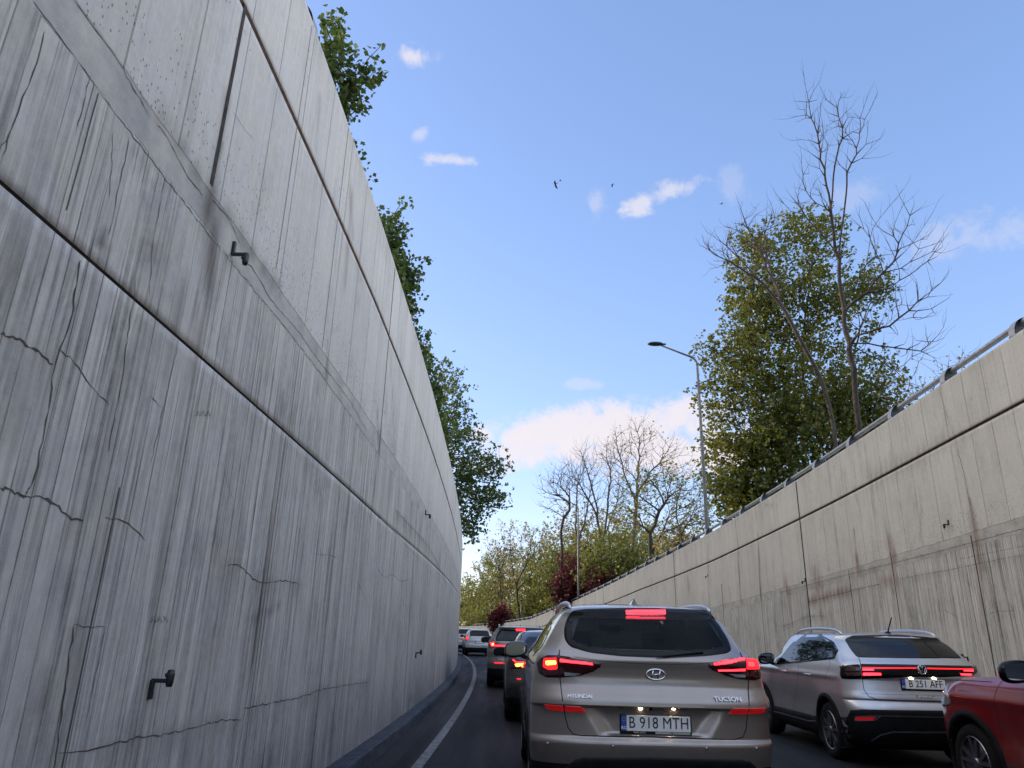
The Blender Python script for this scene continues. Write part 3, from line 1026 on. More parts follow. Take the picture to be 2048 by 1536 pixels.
M['leafL'] = leaf_material('dark_maple_leaves', (.035, .060, .014), (.075, .115, .022), (.045, .075, .020))
M['leafR'] = leaf_material('olive_maple_leaves', (.050, .070, .010), (.125, .135, .018), (.032, .060, .011))
M['leafY'] = leaf_material('pale_willow_leaves', (.060, .078, .014), (.150, .160, .032), (.075, .095, .02))
M['leafB'] = leaf_material('young_bronze_leaves', (.12, .10, .035), (.22, .18, .06), (.10, .10, .03))
M['leafP'] = leaf_material('dark_red_leaves', (.040, .006, .010), (.10, .012, .020), (.05, .008, .012), .35)
M['bark'] = mat('grey_brown_bark', (.045, .038, .033), .9, noise=.4, nscale=5, bumpd=.02)
M['bark_dark'] = mat('dark_bark', (.028, .024, .021), .92, noise=.4, nscale=5, bumpd=.02)
M['bark_pale'] = mat('pale_brown_bark', (.085, .065, .048), .9, noise=.35, nscale=5, bumpd=.02)


def grow(rng, trunks, blobs, n, bf=.35, seg=.45, rtip=.008, expo=2.3, curl=.12, rmax=None, wob=.06, rise=.55):
    P, par, L = [], [], []
    for tr in trunks:
        tr = np.array(tr, float)
        start = 0
        if len(P):
            d = np.linalg.norm(np.array(P) - tr[0], axis=1)
            start = int(d.argmin())
            last = start
        else:
            P.append(tr[0])
            par.append(-1)
            L.append(0.0)
            last = 0
        for a, c in zip(tr[:-1], tr[1:]):
            k = max(1, int(np.linalg.norm(c - a) / seg))
            for i in range(1, k + 1):
                p = a + (c - a) * i / k + rng.normal(0, wob * .5, 3) * (i < k)
                L.append(L[last] + float(np.linalg.norm(p - P[last])))
                P.append(p)
                par.append(last)
                last = len(P) - 1
    T = []
    w = np.array([bl[2] for bl in blobs], float)
    w /= w.sum()
    for _ in range(n):
        c, r, _w = blobs[rng.choice(len(blobs), p=w)]
        v = rng.normal(size=3)
        v /= np.linalg.norm(v)
        T.append(np.array(c) + v * np.array(r) * rng.random() ** .45)
    T = np.array(T)
    cap = len(P) + n * 60
    A = np.zeros((cap, 3))
    LL = np.zeros(cap)
    m = len(P)
    A[:m] = P
    LL[:m] = L
    d0 = np.min(np.linalg.norm(T[:, None, :] - A[None, :m:2, :], axis=2), axis=1)
    for idx in np.argsort(d0):
        t = T[idx]
        d = np.linalg.norm(A[:m] - t, axis=1)
        # branches prefer to rise: joining from above costs more
        cost = d + bf * LL[:m] + rise * np.maximum(0, A[:m, 2] + d * .25 - t[2])
        j = int(cost.argmin())
        dist = d[j]
        if dist < .05:
            continue
        k = max(1, int(dist / seg))
        a = A[j].copy()
        side = rng.normal(0, 1, 3)
        side[2] = abs(side[2]) * .3 - .6
        last = j
        for i in range(1, k + 1):
            f = i / k
            p = a + (t - a) * f + side * dist * curl * f * (1 - f) * 2 + rng.normal(0, wob * min(1, seg), 3) * (i < k)
            A[m] = p
            LL[m] = LL[last] + np.linalg.norm(p - A[last])
            par.append(last)
            last = m
            m += 1
    A = A[:m]
    par = np.array(par)
    kids = np.zeros(m, int)
    for i in range(1, m):
        if par[i] >= 0:
            kids[par[i]] += 1
    rr = np.zeros(m)
    for i in range(m - 1, -1, -1):
        if kids[i] == 0:
            rr[i] = rtip ** expo
        if par[i] >= 0:
            rr[par[i]] += rr[i] + (rtip * .35) ** expo
    rad = rr ** (1 / expo)
    nk = np.maximum(kids, 1)[:, None]
    for _ in range(3):          # ease the kinks out of the limbs
        ms = np.zeros_like(A)
        np.add.at(ms, par[1:][par[1:] >= 0], A[1:][par[1:] >= 0])
        ok = (kids > 0) & (par >= 0)
        An = A.copy()
        An[ok] = .5 * A[ok] + .25 * A[par[ok]] + .25 * (ms / nk)[ok]
        A = An
    if rmax:
        rad = np.minimum(rad * 1.0, rmax) if rad.max() < rmax else rad * (1 + (rmax / rad.max() - 1) * (rad / rad.max()) ** .6)
    return A, par, rad, kids


def tubes(A, B, ra, rb, sides):
    n = len(A)
    t = B - A
    ln = np.linalg.norm(t, axis=1, keepdims=True) + 1e-9
    t = t / ln
    up = np.where(np.abs(t[:, 2:3]) < .9, np.array([[0, 0, 1.0]]), np.array([[1.0, 0, 0]]))
    u = np.cross(t, up)
    u /= np.linalg.norm(u, axis=1, keepdims=True)
    v = np.cross(u, t)
    g = np.arange(sides) * 2 * pi / sides
    ring = u[:, None, :] * np.cos(g)[None, :, None] + v[:, None, :] * np.sin(g)[None, :, None]
    V = np.concatenate([A[:, None, :] + ring * ra[:, None, None] - t[:, None, :] * ra[:, None, None] * .3, B[:, None, :] + ring * rb[:, None, None]], 1).reshape(-1, 3)
    base = (np.arange(n) * 2 * sides)[:, None]
    k = np.arange(sides)
    k2 = (k + 1) % sides
    q = np.stack([base + k, base + k2, base + sides + k2, base + sides + k], -1).reshape(-1, 4)
    return V, q


def leaves(rng, centres, per, spread, size, droop=.0):
    k2 = 5 if per >= 5 else 1
    c = np.repeat(centres, max(1, round(per / k2)), axis=0)
    c = c + rng.normal(0, 1, (len(c), 3)) * np.array(spread)
    c = np.repeat(c, k2, axis=0)
    n = len(c)
    if k2 > 1:
        c = c + rng.normal(0, .55 * size, (n, 3))
    c[:, 2] -= droop * rng.random(n)
    a = rng.normal(size=(n, 3))
    a[:, 2] *= .5
    a /= np.linalg.norm(a, axis=1, keepdims=True)
    b_ = rng.normal(size=(n, 3))
    b_ -= a * (a * b_).sum(1, keepdims=True)
    b_ /= np.linalg.norm(b_, axis=1, keepdims=True)
    nn = np.cross(a, b_)
    s = size * (.55 + .9 * rng.random((n, 1)))
    w = s * (.38 + .2 * rng.random((n, 1)))
    V = np.stack([c - a * s * .5, c + b_ * w + nn * s * .12, c + a * s * .55, c - b_ * w + nn * s * .12], 1).reshape(-1, 3)
    q = np.arange(n * 4).reshape(-1, 4)
    return V, q


def tree(name, label, cat, seed, trunks, blobs, n, bark, group=None, leaf=None, per=6, spread=.2, lsize=.12, twig=0, twiglen=.5,
         bf=.35, seg=.45, rtip=.008, expo=2.3, curl=.12, rmax=None, lthin=.03, leaf_z=None, leaf_keep=1.0, droop=0.0, wob=.06, leafmask=None, crown='crown', rise=.55):
    rng = np.random.default_rng(seed)
    b0 = trunks[0][0]
    g0 = float(topz(min(b0[1], 170))) - .2
    if b0[2] > g0 + .05:            # carry the trunk down to the ground behind the wall
        trunks = [[(b0[0] + .1, b0[1], g0)] + list(trunks[0])] + list(trunks[1:])
    base = np.array(trunks[0][0], float)
    A, par, rad, kids = grow(rng, trunks, blobs, n, bf, seg, rtip, expo, curl, rmax, wob, rise)
    root = empty(name, tuple(base))
    tag(root, label, cat, group)
    A0 = A - base
    idx = np.where(par >= 0)[0]
    thick = idx[rad[idx] >= .035]
    thin = idx[rad[idx] < .035]
    V1, F1 = tubes(A0[par[thick]], A0[thick], rad[par[thick]].clip(0, 1) * 1.0, rad[thick], 8)
    Vs, Fs = [], []
    off = 0
    if leaf is not None and per > 4:
        V0, F0 = tubes(A0[par[idx]], A0[idx], np.minimum(rad[par[idx]], np.maximum(rad[idx] * 1.6, .035)), rad[idx], 6)
        mk('trunk', V0, F0, bark, root, smooth=True)
        thin = thin[:0]
        twig = 0
    else:
        mk('trunk', V1, F1, bark, root, smooth=True)
    if len(thin):
        V2, F2 = tubes(A0[par[thin]], A0[thin], np.minimum(rad[par[thin]], .035), rad[thin], 4)
        Vs.append(V2)
        Fs.append(F2)
        off += len(V2)
    if twig:
        src = thin[rng.random(len(thin)) < min(1.0, twig)]
        reps = int(max(1, round(twig)))
        for _ in range(reps):
            p0 = A0[src]
            dirn = A0[src] - A0[par[src]]
            dirn /= np.linalg.norm(dirn, axis=1, keepdims=True) + 1e-9
            d1 = dirn + rng.normal(0, .42, dirn.shape)
            d1[:, 2] += .55
            d1 /= np.linalg.norm(d1, axis=1, keepdims=True)
            l1 = twiglen * (.4 + .8 * rng.random((len(src), 1)))
            p1 = p0 + d1 * l1 * .5
            d2 = d1 + rng.normal(0, .25, d1.shape)
            d2[:, 2] += .3
            p2 = p1 + d2 / np.linalg.norm(d2, axis=1, keepdims=True) * l1 * .5
            r0 = np.full(len(src), rtip * .8)
            for a_, c_, ra, rb in ((p0, p1, r0, r0 * .75), (p1, p2, r0 * .75, r0 * .35)):
                V3, F3 = tubes(a_, c_, ra, rb, 3)
                F3 = np.concatenate([F3, ]) + off
                Vs.append(V3)
                Fs.append(F3)
                off += len(V3)
    if sum(len(f) for f in Fs):
        mk('branches', np.concatenate(Vs), np.concatenate(Fs), bark, root, smooth=True)
    if leaf is not None:
        sel = idx[rad[idx] < lthin]
        if leaf_z is not None:
            sel = sel[A[sel, 2] < leaf_z]
        if leafmask is not None:
            sel = sel[leafmask(A[sel])]
        if leaf_keep < 1:
            ph = np.sin(A[sel, 0] * 1.9 + seed) + np.sin(A[sel, 2] * 1.7 + seed * 2) + np.sin(A[sel, 1] * 1.5)
            sel = sel[(rng.random(len(sel)) < leaf_keep) & (ph > -1.6)]
        V4, F4 = leaves(rng, A0[sel], int(per * (1.6 if name in ('young_tree', 'bush', 'shrub') and n < 340 and per > 4 else 1)), spread, lsize, droop)
        mk(crown, V4, F4, leaf, root)
    return root


def P_(px, py, Y):
    return tuple(at(px, py, Y))


gz = lambda Y: float(topz(Y)) - .15
# --- leafy trees over the left wall
tree('maple_tree', 'dark green leafy tree hanging over the far end of the left wall', 'tree', 11,
     [[(-5.6, 35, gz(35)), (-5.3, 35, 8), (-4.6, 34.5, 11), (-3.6, 34, 14)], [(-5.3, 35, 7.4), (-3.8, 33.5, 9.2), (-1.6, 33.5, 9.4)], [(-5.4, 35, 6.4), (-3.2, 35, 7.4), (-1.2, 34.5, 7.0)]],
     [((-3.0, 34, 12.2), (1.1, 1.8, 2.2), 1.1), ((-3.2, 34, 10.0), (2.2, 2.3, 1.7), 2.2), ((-1.4, 33.7, 8.8), (1.35, 2.0, .9), 1.0), ((-2.6, 34, 7.4), (1.7, 2, 1.5), 1.5), ((-.9, 34, 7.4), (.9, 1.6, .6), .55), ((-1.9, 34, 5.9), (.75, 1.2, .8), .45), ((-6.5, 36, 10), (3, 3, 4), 2.2)],
     700, M['bark'], 'leafy trees along the left wall', M['leafL'], per=20, spread=.24, lsize=.12, bf=.3, rmax=.2)
tree('maple_tree', 'pointed green leafy tree behind the middle of the left wall', 'tree', 12,
     [[(-5.2, 18, gz(18)), (-4.9, 18, 8), (-4.2, 17.5, 10.5), (-3.15, 17, 12.3)], [(-4.4, 17.5, 8.5), (-3.2, 17, 9.6), (-2.3, 16.8, 10.6)]],
     [((-3.40, 17, 11.1), (.32, .8, .9), 1.2), ((-3.02, 17, 9.9), (.45, 1.0, .8), 1.3), ((-3.05, 17.3, 8.7), (.65, 1.2, .9), 1.2), ((-2.6, 18.0, 8.2), (.3, 1.0, .5), .4), ((-3.6, 17, 7.5), (1.3, 1.6, 1.4), 1.0), ((-5.8, 19, 10), (2, 2.5, 2.8), 1.0)],
     380, M['bark'], 'leafy trees along the left wall', M['leafL'], per=24, spread=.14, lsize=.10, bf=.3, rmax=.16, seg=.3)
tree('maple_tree', 'sparse leafy tree top peeking over the left wall at the top of the photo', 'tree', 14,
     [[(-4.8, 10.5, gz(10)), (-4.4, 10.2, 7.5), (-3.6, 9.7, 8.8), (-2.75, 9.2, 10.0)], [(-3.7, 10, 7.9), (-2.95, 9.4, 8.9), (-2.55, 9.2, 9.8), (-2.22, 9.1, 10.1)]],
     [((-2.95, 9.1, 10.0), (.20, .45, .55), .9), ((-2.8, 9.2, 9.3), (.35, .6, .5), 1.2), ((-2.5, 9.2, 9.5), (.28, .5, .5), .5), ((-2.85, 9.5, 8.5), (.40, .8, .45), 1.3), ((-2.75, 10.2, 8.1), (.42, .9, .5), 1.2),
      ((-2.55, 11.2, 7.9), (.34, 1.0, .35), .9), ((-2.45, 12.5, 7.6), (.42, 1.0, .45), .6), ((-3.6, 9.6, 8.6), (.9, 1.2, 1.4), 1.2)],
     360, M['bark'], 'leafy trees along the left wall', M['leafL'], per=10, spread=.075, lsize=.085, bf=.3, rmax=.10, seg=.18, curl=.08, wob=.03, rtip=.005)
tree('maple_tree', 'narrow strip of dark leaves between two larger trees along the left wall', 'tree', 15,
     [[(-4.6, 24, gz(24)), (-4.2, 24, 8.5), (-3.3, 23.5, 10.5)]],
     [((-3.4, 23.5, 10.2), (.55, 1.4, .8), 1), ((-3.0, 24, 9.0), (.55, 1.4, .9), 1.4), ((-2.9, 26, 8.0), (.6, 1.4, 1.1), 1.2), ((-4.8, 24, 9), (1.8, 2, 2.2), .8)],
     300, M['bark'], 'leafy trees along the left wall', M['leafL'], per=18, spread=.2, lsize=.12, bf=.3, rmax=.14, seg=.35)

# --- the big pair on the right: bare foreground tree, leafy tree behind
tree('bare_tree', 'tallest tree, almost leafless, its dark leaning trunk in front of the big leafy tree', 'tree', 21,
     [[P_(1722, 872, 26), P_(1712, 820, 26), P_(1706, 740, 26), P_(1688, 680, 26), P_(1682, 600, 26), P_(1676, 520, 26), P_(1664, 440, 26), P_(1660, 385, 26), P_(1640, 300, 26), P_(1622, 230, 26), P_(1606, 140, 26)],
      [P_(1676, 520, 26), P_(1690, 400, 26.4), P_(1700, 340, 26.5), P_(1730, 250, 26.6), P_(1755, 185, 26.7)],
      [P_(1664, 440, 26), P_(1668, 330, 25.6), P_(1690, 270, 25.5), P_(1672, 190, 25.4)],
      [P_(1684, 620, 26), P_(1740, 580, 25.4), P_(1790, 520, 25), P_(1828, 410, 24.8)],
      [P_(1684, 610, 26), P_(1735, 520, 27), P_(1740, 460, 27.2), P_(1806, 380, 27.4)],
      [P_(1690, 680, 26), P_(1740, 665, 25.2), P_(1790, 650, 24.8), P_(1845, 600, 24.6)],
      [P_(1690, 682, 26), P_(1745, 695, 25.4), P_(1800, 697, 25), P_(1850, 705, 24.8), P_(1888, 716, 24.7)],
      [P_(1690, 690, 26), P_(1760, 720, 25.5), P_(1815, 765, 25.2)],
      [P_(1664, 430, 26), P_(1625, 410, 25.6), P_(1600, 360, 25.5), P_(1603, 310, 25.5)],
      [P_(1668, 500, 26), P_(1620, 440, 26.3), P_(1580, 390, 26.5)]],
     [(P_(1640, 260, 26), (1.3, 1.2, 2.6), 1.3), (P_(1700, 260, 26), (1.5, 1.2, 2.4), .9), (P_(1620, 400, 26), (1.3, 1.2, 1.3), .8), (P_(1790, 480, 25), (1.9, 1.5, 2.2), 1.3), (P_(1810, 600, 25), (1.9, 1.5, 1.6), 1.2), (P_(1800, 690, 25), (2.0, 1.2, 1.2), .9)],
     330, M['bark_dark'], None, None, twig=1.0, twiglen=.75, bf=.10, seg=.4, rtip=.008, expo=2.1, curl=.12, rmax=.42, wob=.05, rise=1.0)
tree('bare_tree', 'bare fan of pale branches spreading left over the top of the big leafy tree', 'tree', 22,
     [[P_(1660, 815, 29), P_(1640, 750, 29), P_(1600, 680, 28.6), P_(1570, 620, 28.4), P_(1520, 560, 28), P_(1470, 530, 28), P_(1400, 490, 28)],
      [P_(1570, 620, 28.4), P_(1530, 520, 28.6), P_(1500, 470, 28.6), P_(1475, 400, 28.6)], [P_(1600, 680, 28.6), P_(1545, 560, 29), P_(1525, 480, 29), P_(1545, 420, 29)],
      [P_(1520, 560, 28), P_(1450, 490, 28), P_(1412, 462, 28)]],
     [(P_(1450, 500, 28), (1.1, 1, 1.1), 1), (P_(1500, 470, 28.5), (1.3, 1, 1.5), 1.3), (P_(1540, 450, 28.5), (.8, 1, 1.3), .7), (P_(1530, 560, 28.5), (1.4, 1, 1.1), .7)],
     190, M['bark'], None, None, twig=1.0, twiglen=.65, bf=.10, seg=.4, rtip=.009, expo=2.1, curl=.10, rmax=.17, wob=.04, rise=1.2)
tree('maple_tree', 'big olive green leafy tree behind the nearest street lamp on the right', 'tree', 23,
     [[(14.3, 33, gz(33)), (14.2, 33, 9), (14.0, 33, 13), (14.6, 33, 17), (15.6, 33, 21)], [(14.2, 33, 8.2), (12.2, 32, 11.5), (11.3, 32, 16), (12.2, 32, 20)],
      [(14.3, 33, 9.5), (16.2, 33, 13), (17.6, 33, 17)], [(14.3, 33, 7.4), (11.8, 31.5, 8.5), (9.6, 31, 9.6)]],
     [((14.6, 32.5, 20.3), (2.6, 2.4, 1.9), 1.5), ((17.2, 32.5, 18.3), (1.5, 2, 2.1), .8), ((11.9, 32, 19.0), (1.4, 2, 2.2), .7), ((11.5, 32, 16.2), (2.0, 2.4, 2.2), 1.3), ((14.6, 32.5, 16.2), (3.0, 2.6, 2.6), 2.2),
      ((10.4, 31.6, 13.6), (1.8, 2.2, 1.7), 1.0), ((13.8, 32.5, 12.3), (3.2, 2.8, 2.2), 2.4), ((16.4, 32.5, 11.4), (1.9, 2.2, 2.3), 1.3), ((10.4, 31.6, 9.9), (1.8, 2.0, 1.4), .9), ((13.0, 32, 8.8), (3.6, 2.6, 2.3), 3.0), ((10.4, 31.6, 7.3), (1.6, 2, 1.2), .9), ((16.5, 32.3, 8.6), (2.0, 2.2, 1.8), 1.6), ((14.0, 31, 7.4), (4.0, 2.0, 1.8), 3.4), ((12.4, 31, 6.4), (3.0, 1.6, 1.2), 2.0), ((13.6, 31.5, 10.2), (3.4, 2, 1.8), 1.8), ((16.8, 32.3, 12.6), (1.5, 2, 1.8), 1.3), ((16.7, 32.3, 10.2), (1.5, 2, 1.5), 1.3), ((10.1, 31.6, 8.4), (1.5, 2, 1.8), 1.6), ((9.9, 31.6, 12.2), (1.2, 2, 1.3), .9), ((11.6, 31.5, 12), (1.8, 2, 2), 1.2)],
     2700, M['bark'], None, M['leafR'], lthin=.017, per=38, spread=.28, lsize=.135, bf=.25, rmax=.24, leaf_keep=.97)
tree('bush', 'twiggy budding bush behind the pipe rail at the right', 'bush', 24,
     [[(15.4, 22, gz(22)), (15.4, 22, 7.0), (15.2, 21, 8.2)], [(15.4, 22, 6), (16.6, 20, 7.4), (16.3, 19.5, 8.2)], [(15.4, 22, 6), (14.3, 22, 8.0)]],
     [(P_(1825, 790, 21), (1.1, 1, .9), 1.2), (P_(1870, 750, 20), (1.0, 1, 1.0), 1.1), (P_(1925, 735, 19.5), (.8, 1, .6), .9), (P_(1790, 810, 22), (.7, 1, .6), .5)], 190, M['bark'], None, M['leafB'],
     per=1, spread=.05, lsize=.075, twig=.5, twiglen=.3, rtip=.0045, bf=.15, seg=.25, rmax=.04, lthin=.012)

# --- the park in the middle distance, right of the road
def pale(px, py, Y, rx, rz, seed, leaf, label, n=300, name='young_tree', per=8, ls=.2, dens=.28, cat='tree', group='leafy park trees in the distance', droop=.3, bark=None):
    c = P_(px, py, Y)
    g = gz(Y)
    h = c[2] - g
    if name == 'young_tree':
        rx, rz, n, per = rx * 1.18, rz * 1.22, int(n * 1.3), int(per * 1.3)
    tree(name, label, cat, seed, [[(c[0], Y, g), (c[0] + .1, Y, g + h * .5), (c[0], Y, c[2] + rz * .6)]],
         [((c[0], Y, c[2]), (rx, rx * .8, rz), 2), ((c[0] - rx * .35, Y, c[2] - rz * .4), (rx * .7, rx * .6, rz * .65), 1), ((c[0] + rx * .4, Y, c[2] - rz * .3), (rx * .65, rx * .6, rz * .6), 1)],
         n, bark or M['bark'], group, leaf, per=per, spread=dens, lsize=ls, droop=droop, bf=.3, seg=.5, rmax=.16)


def bare(trunks, blobs, label, seed, n, bark='bark', twig=1.0, rmax=.2, leaf=None, per=2, group='bare trees in the park', lk=.5, tl=1.0, rtip=.011, expo=2.0, ls=.14):
    tree('bare_tree', label, 'tree', seed, trunks, blobs, n, M[bark], group, leaf, per=per, spread=.22, lsize=ls, twig=twig, twiglen=tl, bf=.13, seg=.5, rtip=rtip, expo=expo, curl=.10, rmax=rmax, leaf_keep=lk, lthin=.02, wob=.05, rise=1.3)


bare([[P_(1302, 1150, 52), P_(1298, 1100, 52), P_(1305, 1065, 52), P_(1320, 1035, 52), P_(1332, 1005, 52), P_(1336, 990, 52)], [P_(1298, 1110, 52), P_(1325, 1065, 52), P_(1325, 1040, 52)],
      [P_(1336, 990, 52), P_(1350, 975, 52), P_(1380, 985, 52)], [P_(1318, 1020, 52), P_(1290, 1000, 52), P_(1262, 985, 52)], [P_(1330, 1005, 52), P_(1318, 975, 52), P_(1300, 960, 52)]],
     [(P_(1370, 1000, 52), (2.3, 2, 2.2), 1.5), (P_(1280, 985, 52), (2.4, 2, 1.8), 1.3), (P_(1330, 960, 52), (2.4, 2, 1.4), 1.0), (P_(1250, 1020, 52), (1.6, 2, 1.5), .7), (P_(1400, 1040, 52), (1.2, 1.6, 1.4), .6)],
     'crooked black trunk leaning right above the far part of the right wall, thin olive leaves', 31, 360, 'bark_dark', rmax=.45, leaf=M['leafY'], per=4, lk=1.0, ls=.17, group=None)
bare([[P_(1262, 1140, 60), P_(1270, 1040, 60), P_(1275, 960, 60), P_(1278, 900, 60), P_(1276, 850, 60)], [P_(1272, 985, 60), P_(1310, 935, 60), P_(1335, 905, 60), P_(1350, 870, 60)], [P_(1273, 1000, 60), P_(1250, 950, 60), P_(1235, 900, 60), P_(1228, 860, 60)],
      [P_(1275, 960, 60), P_(1245, 930, 60), P_(1215, 900, 60)]],
     [(P_(1275, 880, 60), (2.2, 2, 2.0), 1.2), (P_(1330, 920, 60), (2.5, 2, 2.0), 1), (P_(1240, 920, 60), (2.2, 2, 2.2), 1), (P_(1285, 970, 60), (3, 2, 1.8), .8)],
     'tallest bare tree of the middle group with a straight trunk and tiny bronze buds', 32, 360, 'bark_pale', rmax=.20, leaf=M['leafB'], per=2, lk=.8)
bare([[P_(1205, 1190, 66), P_(1205, 1120, 66), P_(1195, 1020, 66), P_(1180, 960, 66), P_(1160, 900, 66)], [P_(1204, 1110, 66), P_(1215, 1020, 66), P_(1222, 960, 66), P_(1212, 890, 66)], [P_(1204, 1090, 66), P_(1232, 1010, 66), P_(1245, 960, 66)], [P_(1195, 1030, 66), P_(1172, 990, 66), P_(1140, 940, 66)]],
     [(P_(1170, 925, 66), (2.4, 2, 2.2), 1), (P_(1215, 920, 66), (2.4, 2, 2.3), 1), (P_(1140, 960, 66), (2, 2, 1.6), .8), (P_(1235, 980, 66), (2, 2, 1.8), .6), (P_(1190, 1000, 66), (2.4, 2, 1.8), .6)],
     'bare many-branched tree just left of the tallest bare tree', 33, 360, rmax=.24)
bare([[P_(1165, 1190, 70), P_(1160, 1120, 70), P_(1150, 1050, 70), P_(1155, 970, 70), P_(1175, 910, 70)], [P_(1158, 1080, 70), P_(1178, 1000, 70), P_(1190, 950, 70)]],
     [(P_(1165, 950, 70), (2.4, 2, 2.4), 1), (P_(1185, 1000, 70), (2, 2, 2), .6)],
     'thin bare tree directly behind the second street lamp', 34, 170, rmax=.15)
bare([[P_(1122, 1195, 60), P_(1122, 1140, 60), P_(1126, 1090, 60), P_(1118, 1062, 60), P_(1130, 1035, 60), P_(1148, 1020, 60)], [P_(1148, 1020, 60), P_(1138, 990, 60), P_(1110, 965, 60)], [P_(1148, 1020, 60), P_(1158, 990, 60)], [P_(1140, 1012, 60), P_(1115, 990, 60), P_(1090, 985, 60)]],
     [(P_(1110, 975, 60), (1.7, 1.6, 1.4), 1.3), (P_(1135, 950, 60), (1.5, 1.6, 1.2), .9), (P_(1100, 1010, 60), (1.2, 1.6, .8), .4)],
     'bare tree with a dark hooked trunk left of the second street lamp', 35, 170, 'bark_dark', rmax=.22, leaf=M['leafB'], per=1, lk=.4)
bare([[P_(1040, 1235, 84), P_(1032, 1180, 84), P_(1024, 1130, 84), P_(1020, 1100, 84)], [P_(1032, 1170, 84), P_(1052, 1130, 84), P_(1062, 1090, 84)], [P_(1032, 1185, 84), P_(1065, 1145, 84), P_(1080, 1110, 84)]],
     [(P_(1030, 1090, 84), (2.4, 2, 2.2), 1), (P_(1062, 1085, 84), (2, 2, 2), 1), (P_(1080, 1110, 84), (1.6, 2, 1.8), .7)],
     'bare tree with forked trunk beside the third street lamp', 36, 190, 'bark_dark', rmax=.3)
bare([[P_(1005, 1240, 92), P_(1000, 1180, 92), P_(1000, 1120, 92)]], [(P_(1000, 1115, 92), (2.8, 2, 2.6), 1)],
     'small bare tree between the third and fourth street lamps', 37, 150, rmax=.2, leaf=M['leafY'], per=1, lk=.4)
bare([[P_(1370, 1110, 45), P_(1360, 1070, 45), P_(1350, 1010, 45), P_(1372, 950, 45)], [P_(1362, 1070, 45), P_(1392, 1020, 45)]], [(P_(1375, 985, 45), (1.8, 1.5, 2.0), 1), (P_(1395, 1040, 45), (.9, 1.5, 1.2), .6), (P_(1350, 1050, 45), (1.3, 1.5, 1.3), .6)],
     'thin light tree with sparse olive leaves at the foot of the nearest street lamp', 38, 210, 'bark', rmax=.1, leaf=M['leafY'], per=2, lk=.8, rtip=.007)

pale(1245, 1115, 58, 2.9, 2.3, 41, M['leafY'], 'rounded pale green tree between the red shrubs and the crooked black trunk', 330, ls=.2, per=12)
pale(1210, 1150, 62, 2.2, 1.7, 42, M['leafY'], 'low green tree right of the dark red shrubs', 180, per=10)
pale(1360, 1085, 50, 1.7, 1.2, 43, M['leafB'], 'low bronze green thicket at the wall under the leaning black trunk', 150, name='bush', cat='bush', group='low thickets')
pale(1175, 1105, 74, 2.3, 3.0, 44, M['leafY'], 'green tree behind the second street lamp pole', 220)
pale(1115, 1140, 80, 2.2, 3.2, 45, M['leafY'], 'pale green tree left of the dark red shrubs', 240)
pale(1085, 1165, 84, 2.2, 3.6, 46, M['leafY'], 'yellow green tree right of the third street lamp', 260)
pale(1062, 1190, 88, 1.8, 2.6, 47, M['leafY'], 'small yellow green tree at the third street lamp pole', 170)
pale(1040, 1160, 100, 2.8, 3.6, 48, M['leafB'], 'thin bronze tree behind the forked bare trunk', 170, per=5)
pale(1003, 1160, 104, 3.0, 4.2, 49, M['leafY'], 'tall pale green tree between the two farthest lamps', 260, per=9)
pale(975, 1170, 118, 3.4, 4.6, 50, M['leafY'], 'tall green tree behind the farthest street lamp', 260, per=9)
pale(960, 1200, 122, 2.6, 4.4, 51, M['leafY'], 'pale tree left of the farthest street lamp', 200, per=9)
pale(938, 1205, 135, 3.0, 4.0, 52, M['leafY'], 'lowest pale tree at the very end of the left wall', 180, per=9, ls=.24)
pale(925, 1200, 145, 2.4, 3.4, 57, M['leafB'], 'hazy bronze tree touching the left wall end', 150, per=6, ls=.24)
pale(990, 1225, 110, 3.0, 2.0, 53, M['leafY'], 'low green hedge tree behind the small dark red bush', 170, per=9)
pale(1150, 1160, 60, 1.9, 2.3, 54, M['leafP'], 'large dark red shrub behind the second street lamp', 330, 'shrub', per=12, ls=.16, cat='shrub', group='dark red shrubs', droop=.1)
pale(1210, 1165, 57, 1.35, 1.2, 55, M['leafP'], 'smaller dark red shrub right of the second street lamp, close to the wall', 190, 'shrub', per=10, ls=.15, cat='shrub', group='dark red shrubs', droop=.1)
pale(1004, 1238, 90, 1.7, 1.6, 56, M['leafP'], 'small rounded dark red bush between the two farthest street lamps', 200, 'shrub', per=14, ls=.2, cat='shrub', group='dark red shrubs', droop=.1)
rng = np.random.default_rng(70)
hy = np.arange(-40, 140, .5)  # unseen foliage row added to keep the low sun off the right wall
hc = np.repeat(np.stack([XL - 8.5 + bend(hy), hy, np.zeros(len(hy))], 1), 28, axis=0)
hc += rng.normal(0, 1, hc.shape) * np.array([.6, .5, 0])
hc[:, 2] = topz(hc[:, 1]) + rng.random(len(hc)) * np.interp(hc[:, 1], [0, 60, 120], [4.6, 4.4, 4.4])
V, Fq = leaves(rng, hc, 16, (.35, .4, .35), .40)
tag(mk('hedge', V, Fq, M['leafL']), 'unseen dense hedge added behind the left wall to block the low sun', 'hedge', kind='stuff')
pale(1150, 1075, 90, 3.6, 4.2, 61, M['leafB'], 'tall thin bronze tree rising behind the second street lamp', 260, per=5)
pale(1090, 1110, 96, 3.4, 3.8, 62, M['leafY'], 'tall yellow green tree right of the forked bare trunk', 280, per=8)
pale(1020, 1110, 112, 3.6, 5.0, 63, M['leafB'], 'tall thin tree behind the third street lamp head', 240, per=6)
pale(1300, 1080, 75, 4.0, 3.2, 64, M['leafY'], 'olive tree filling the gap behind the crooked black trunk', 300, per=7)
pale(1235, 1070, 85, 3.6, 3.6, 65, M['leafB'], 'thin bronze green tree behind the tallest bare tree', 260, per=5)
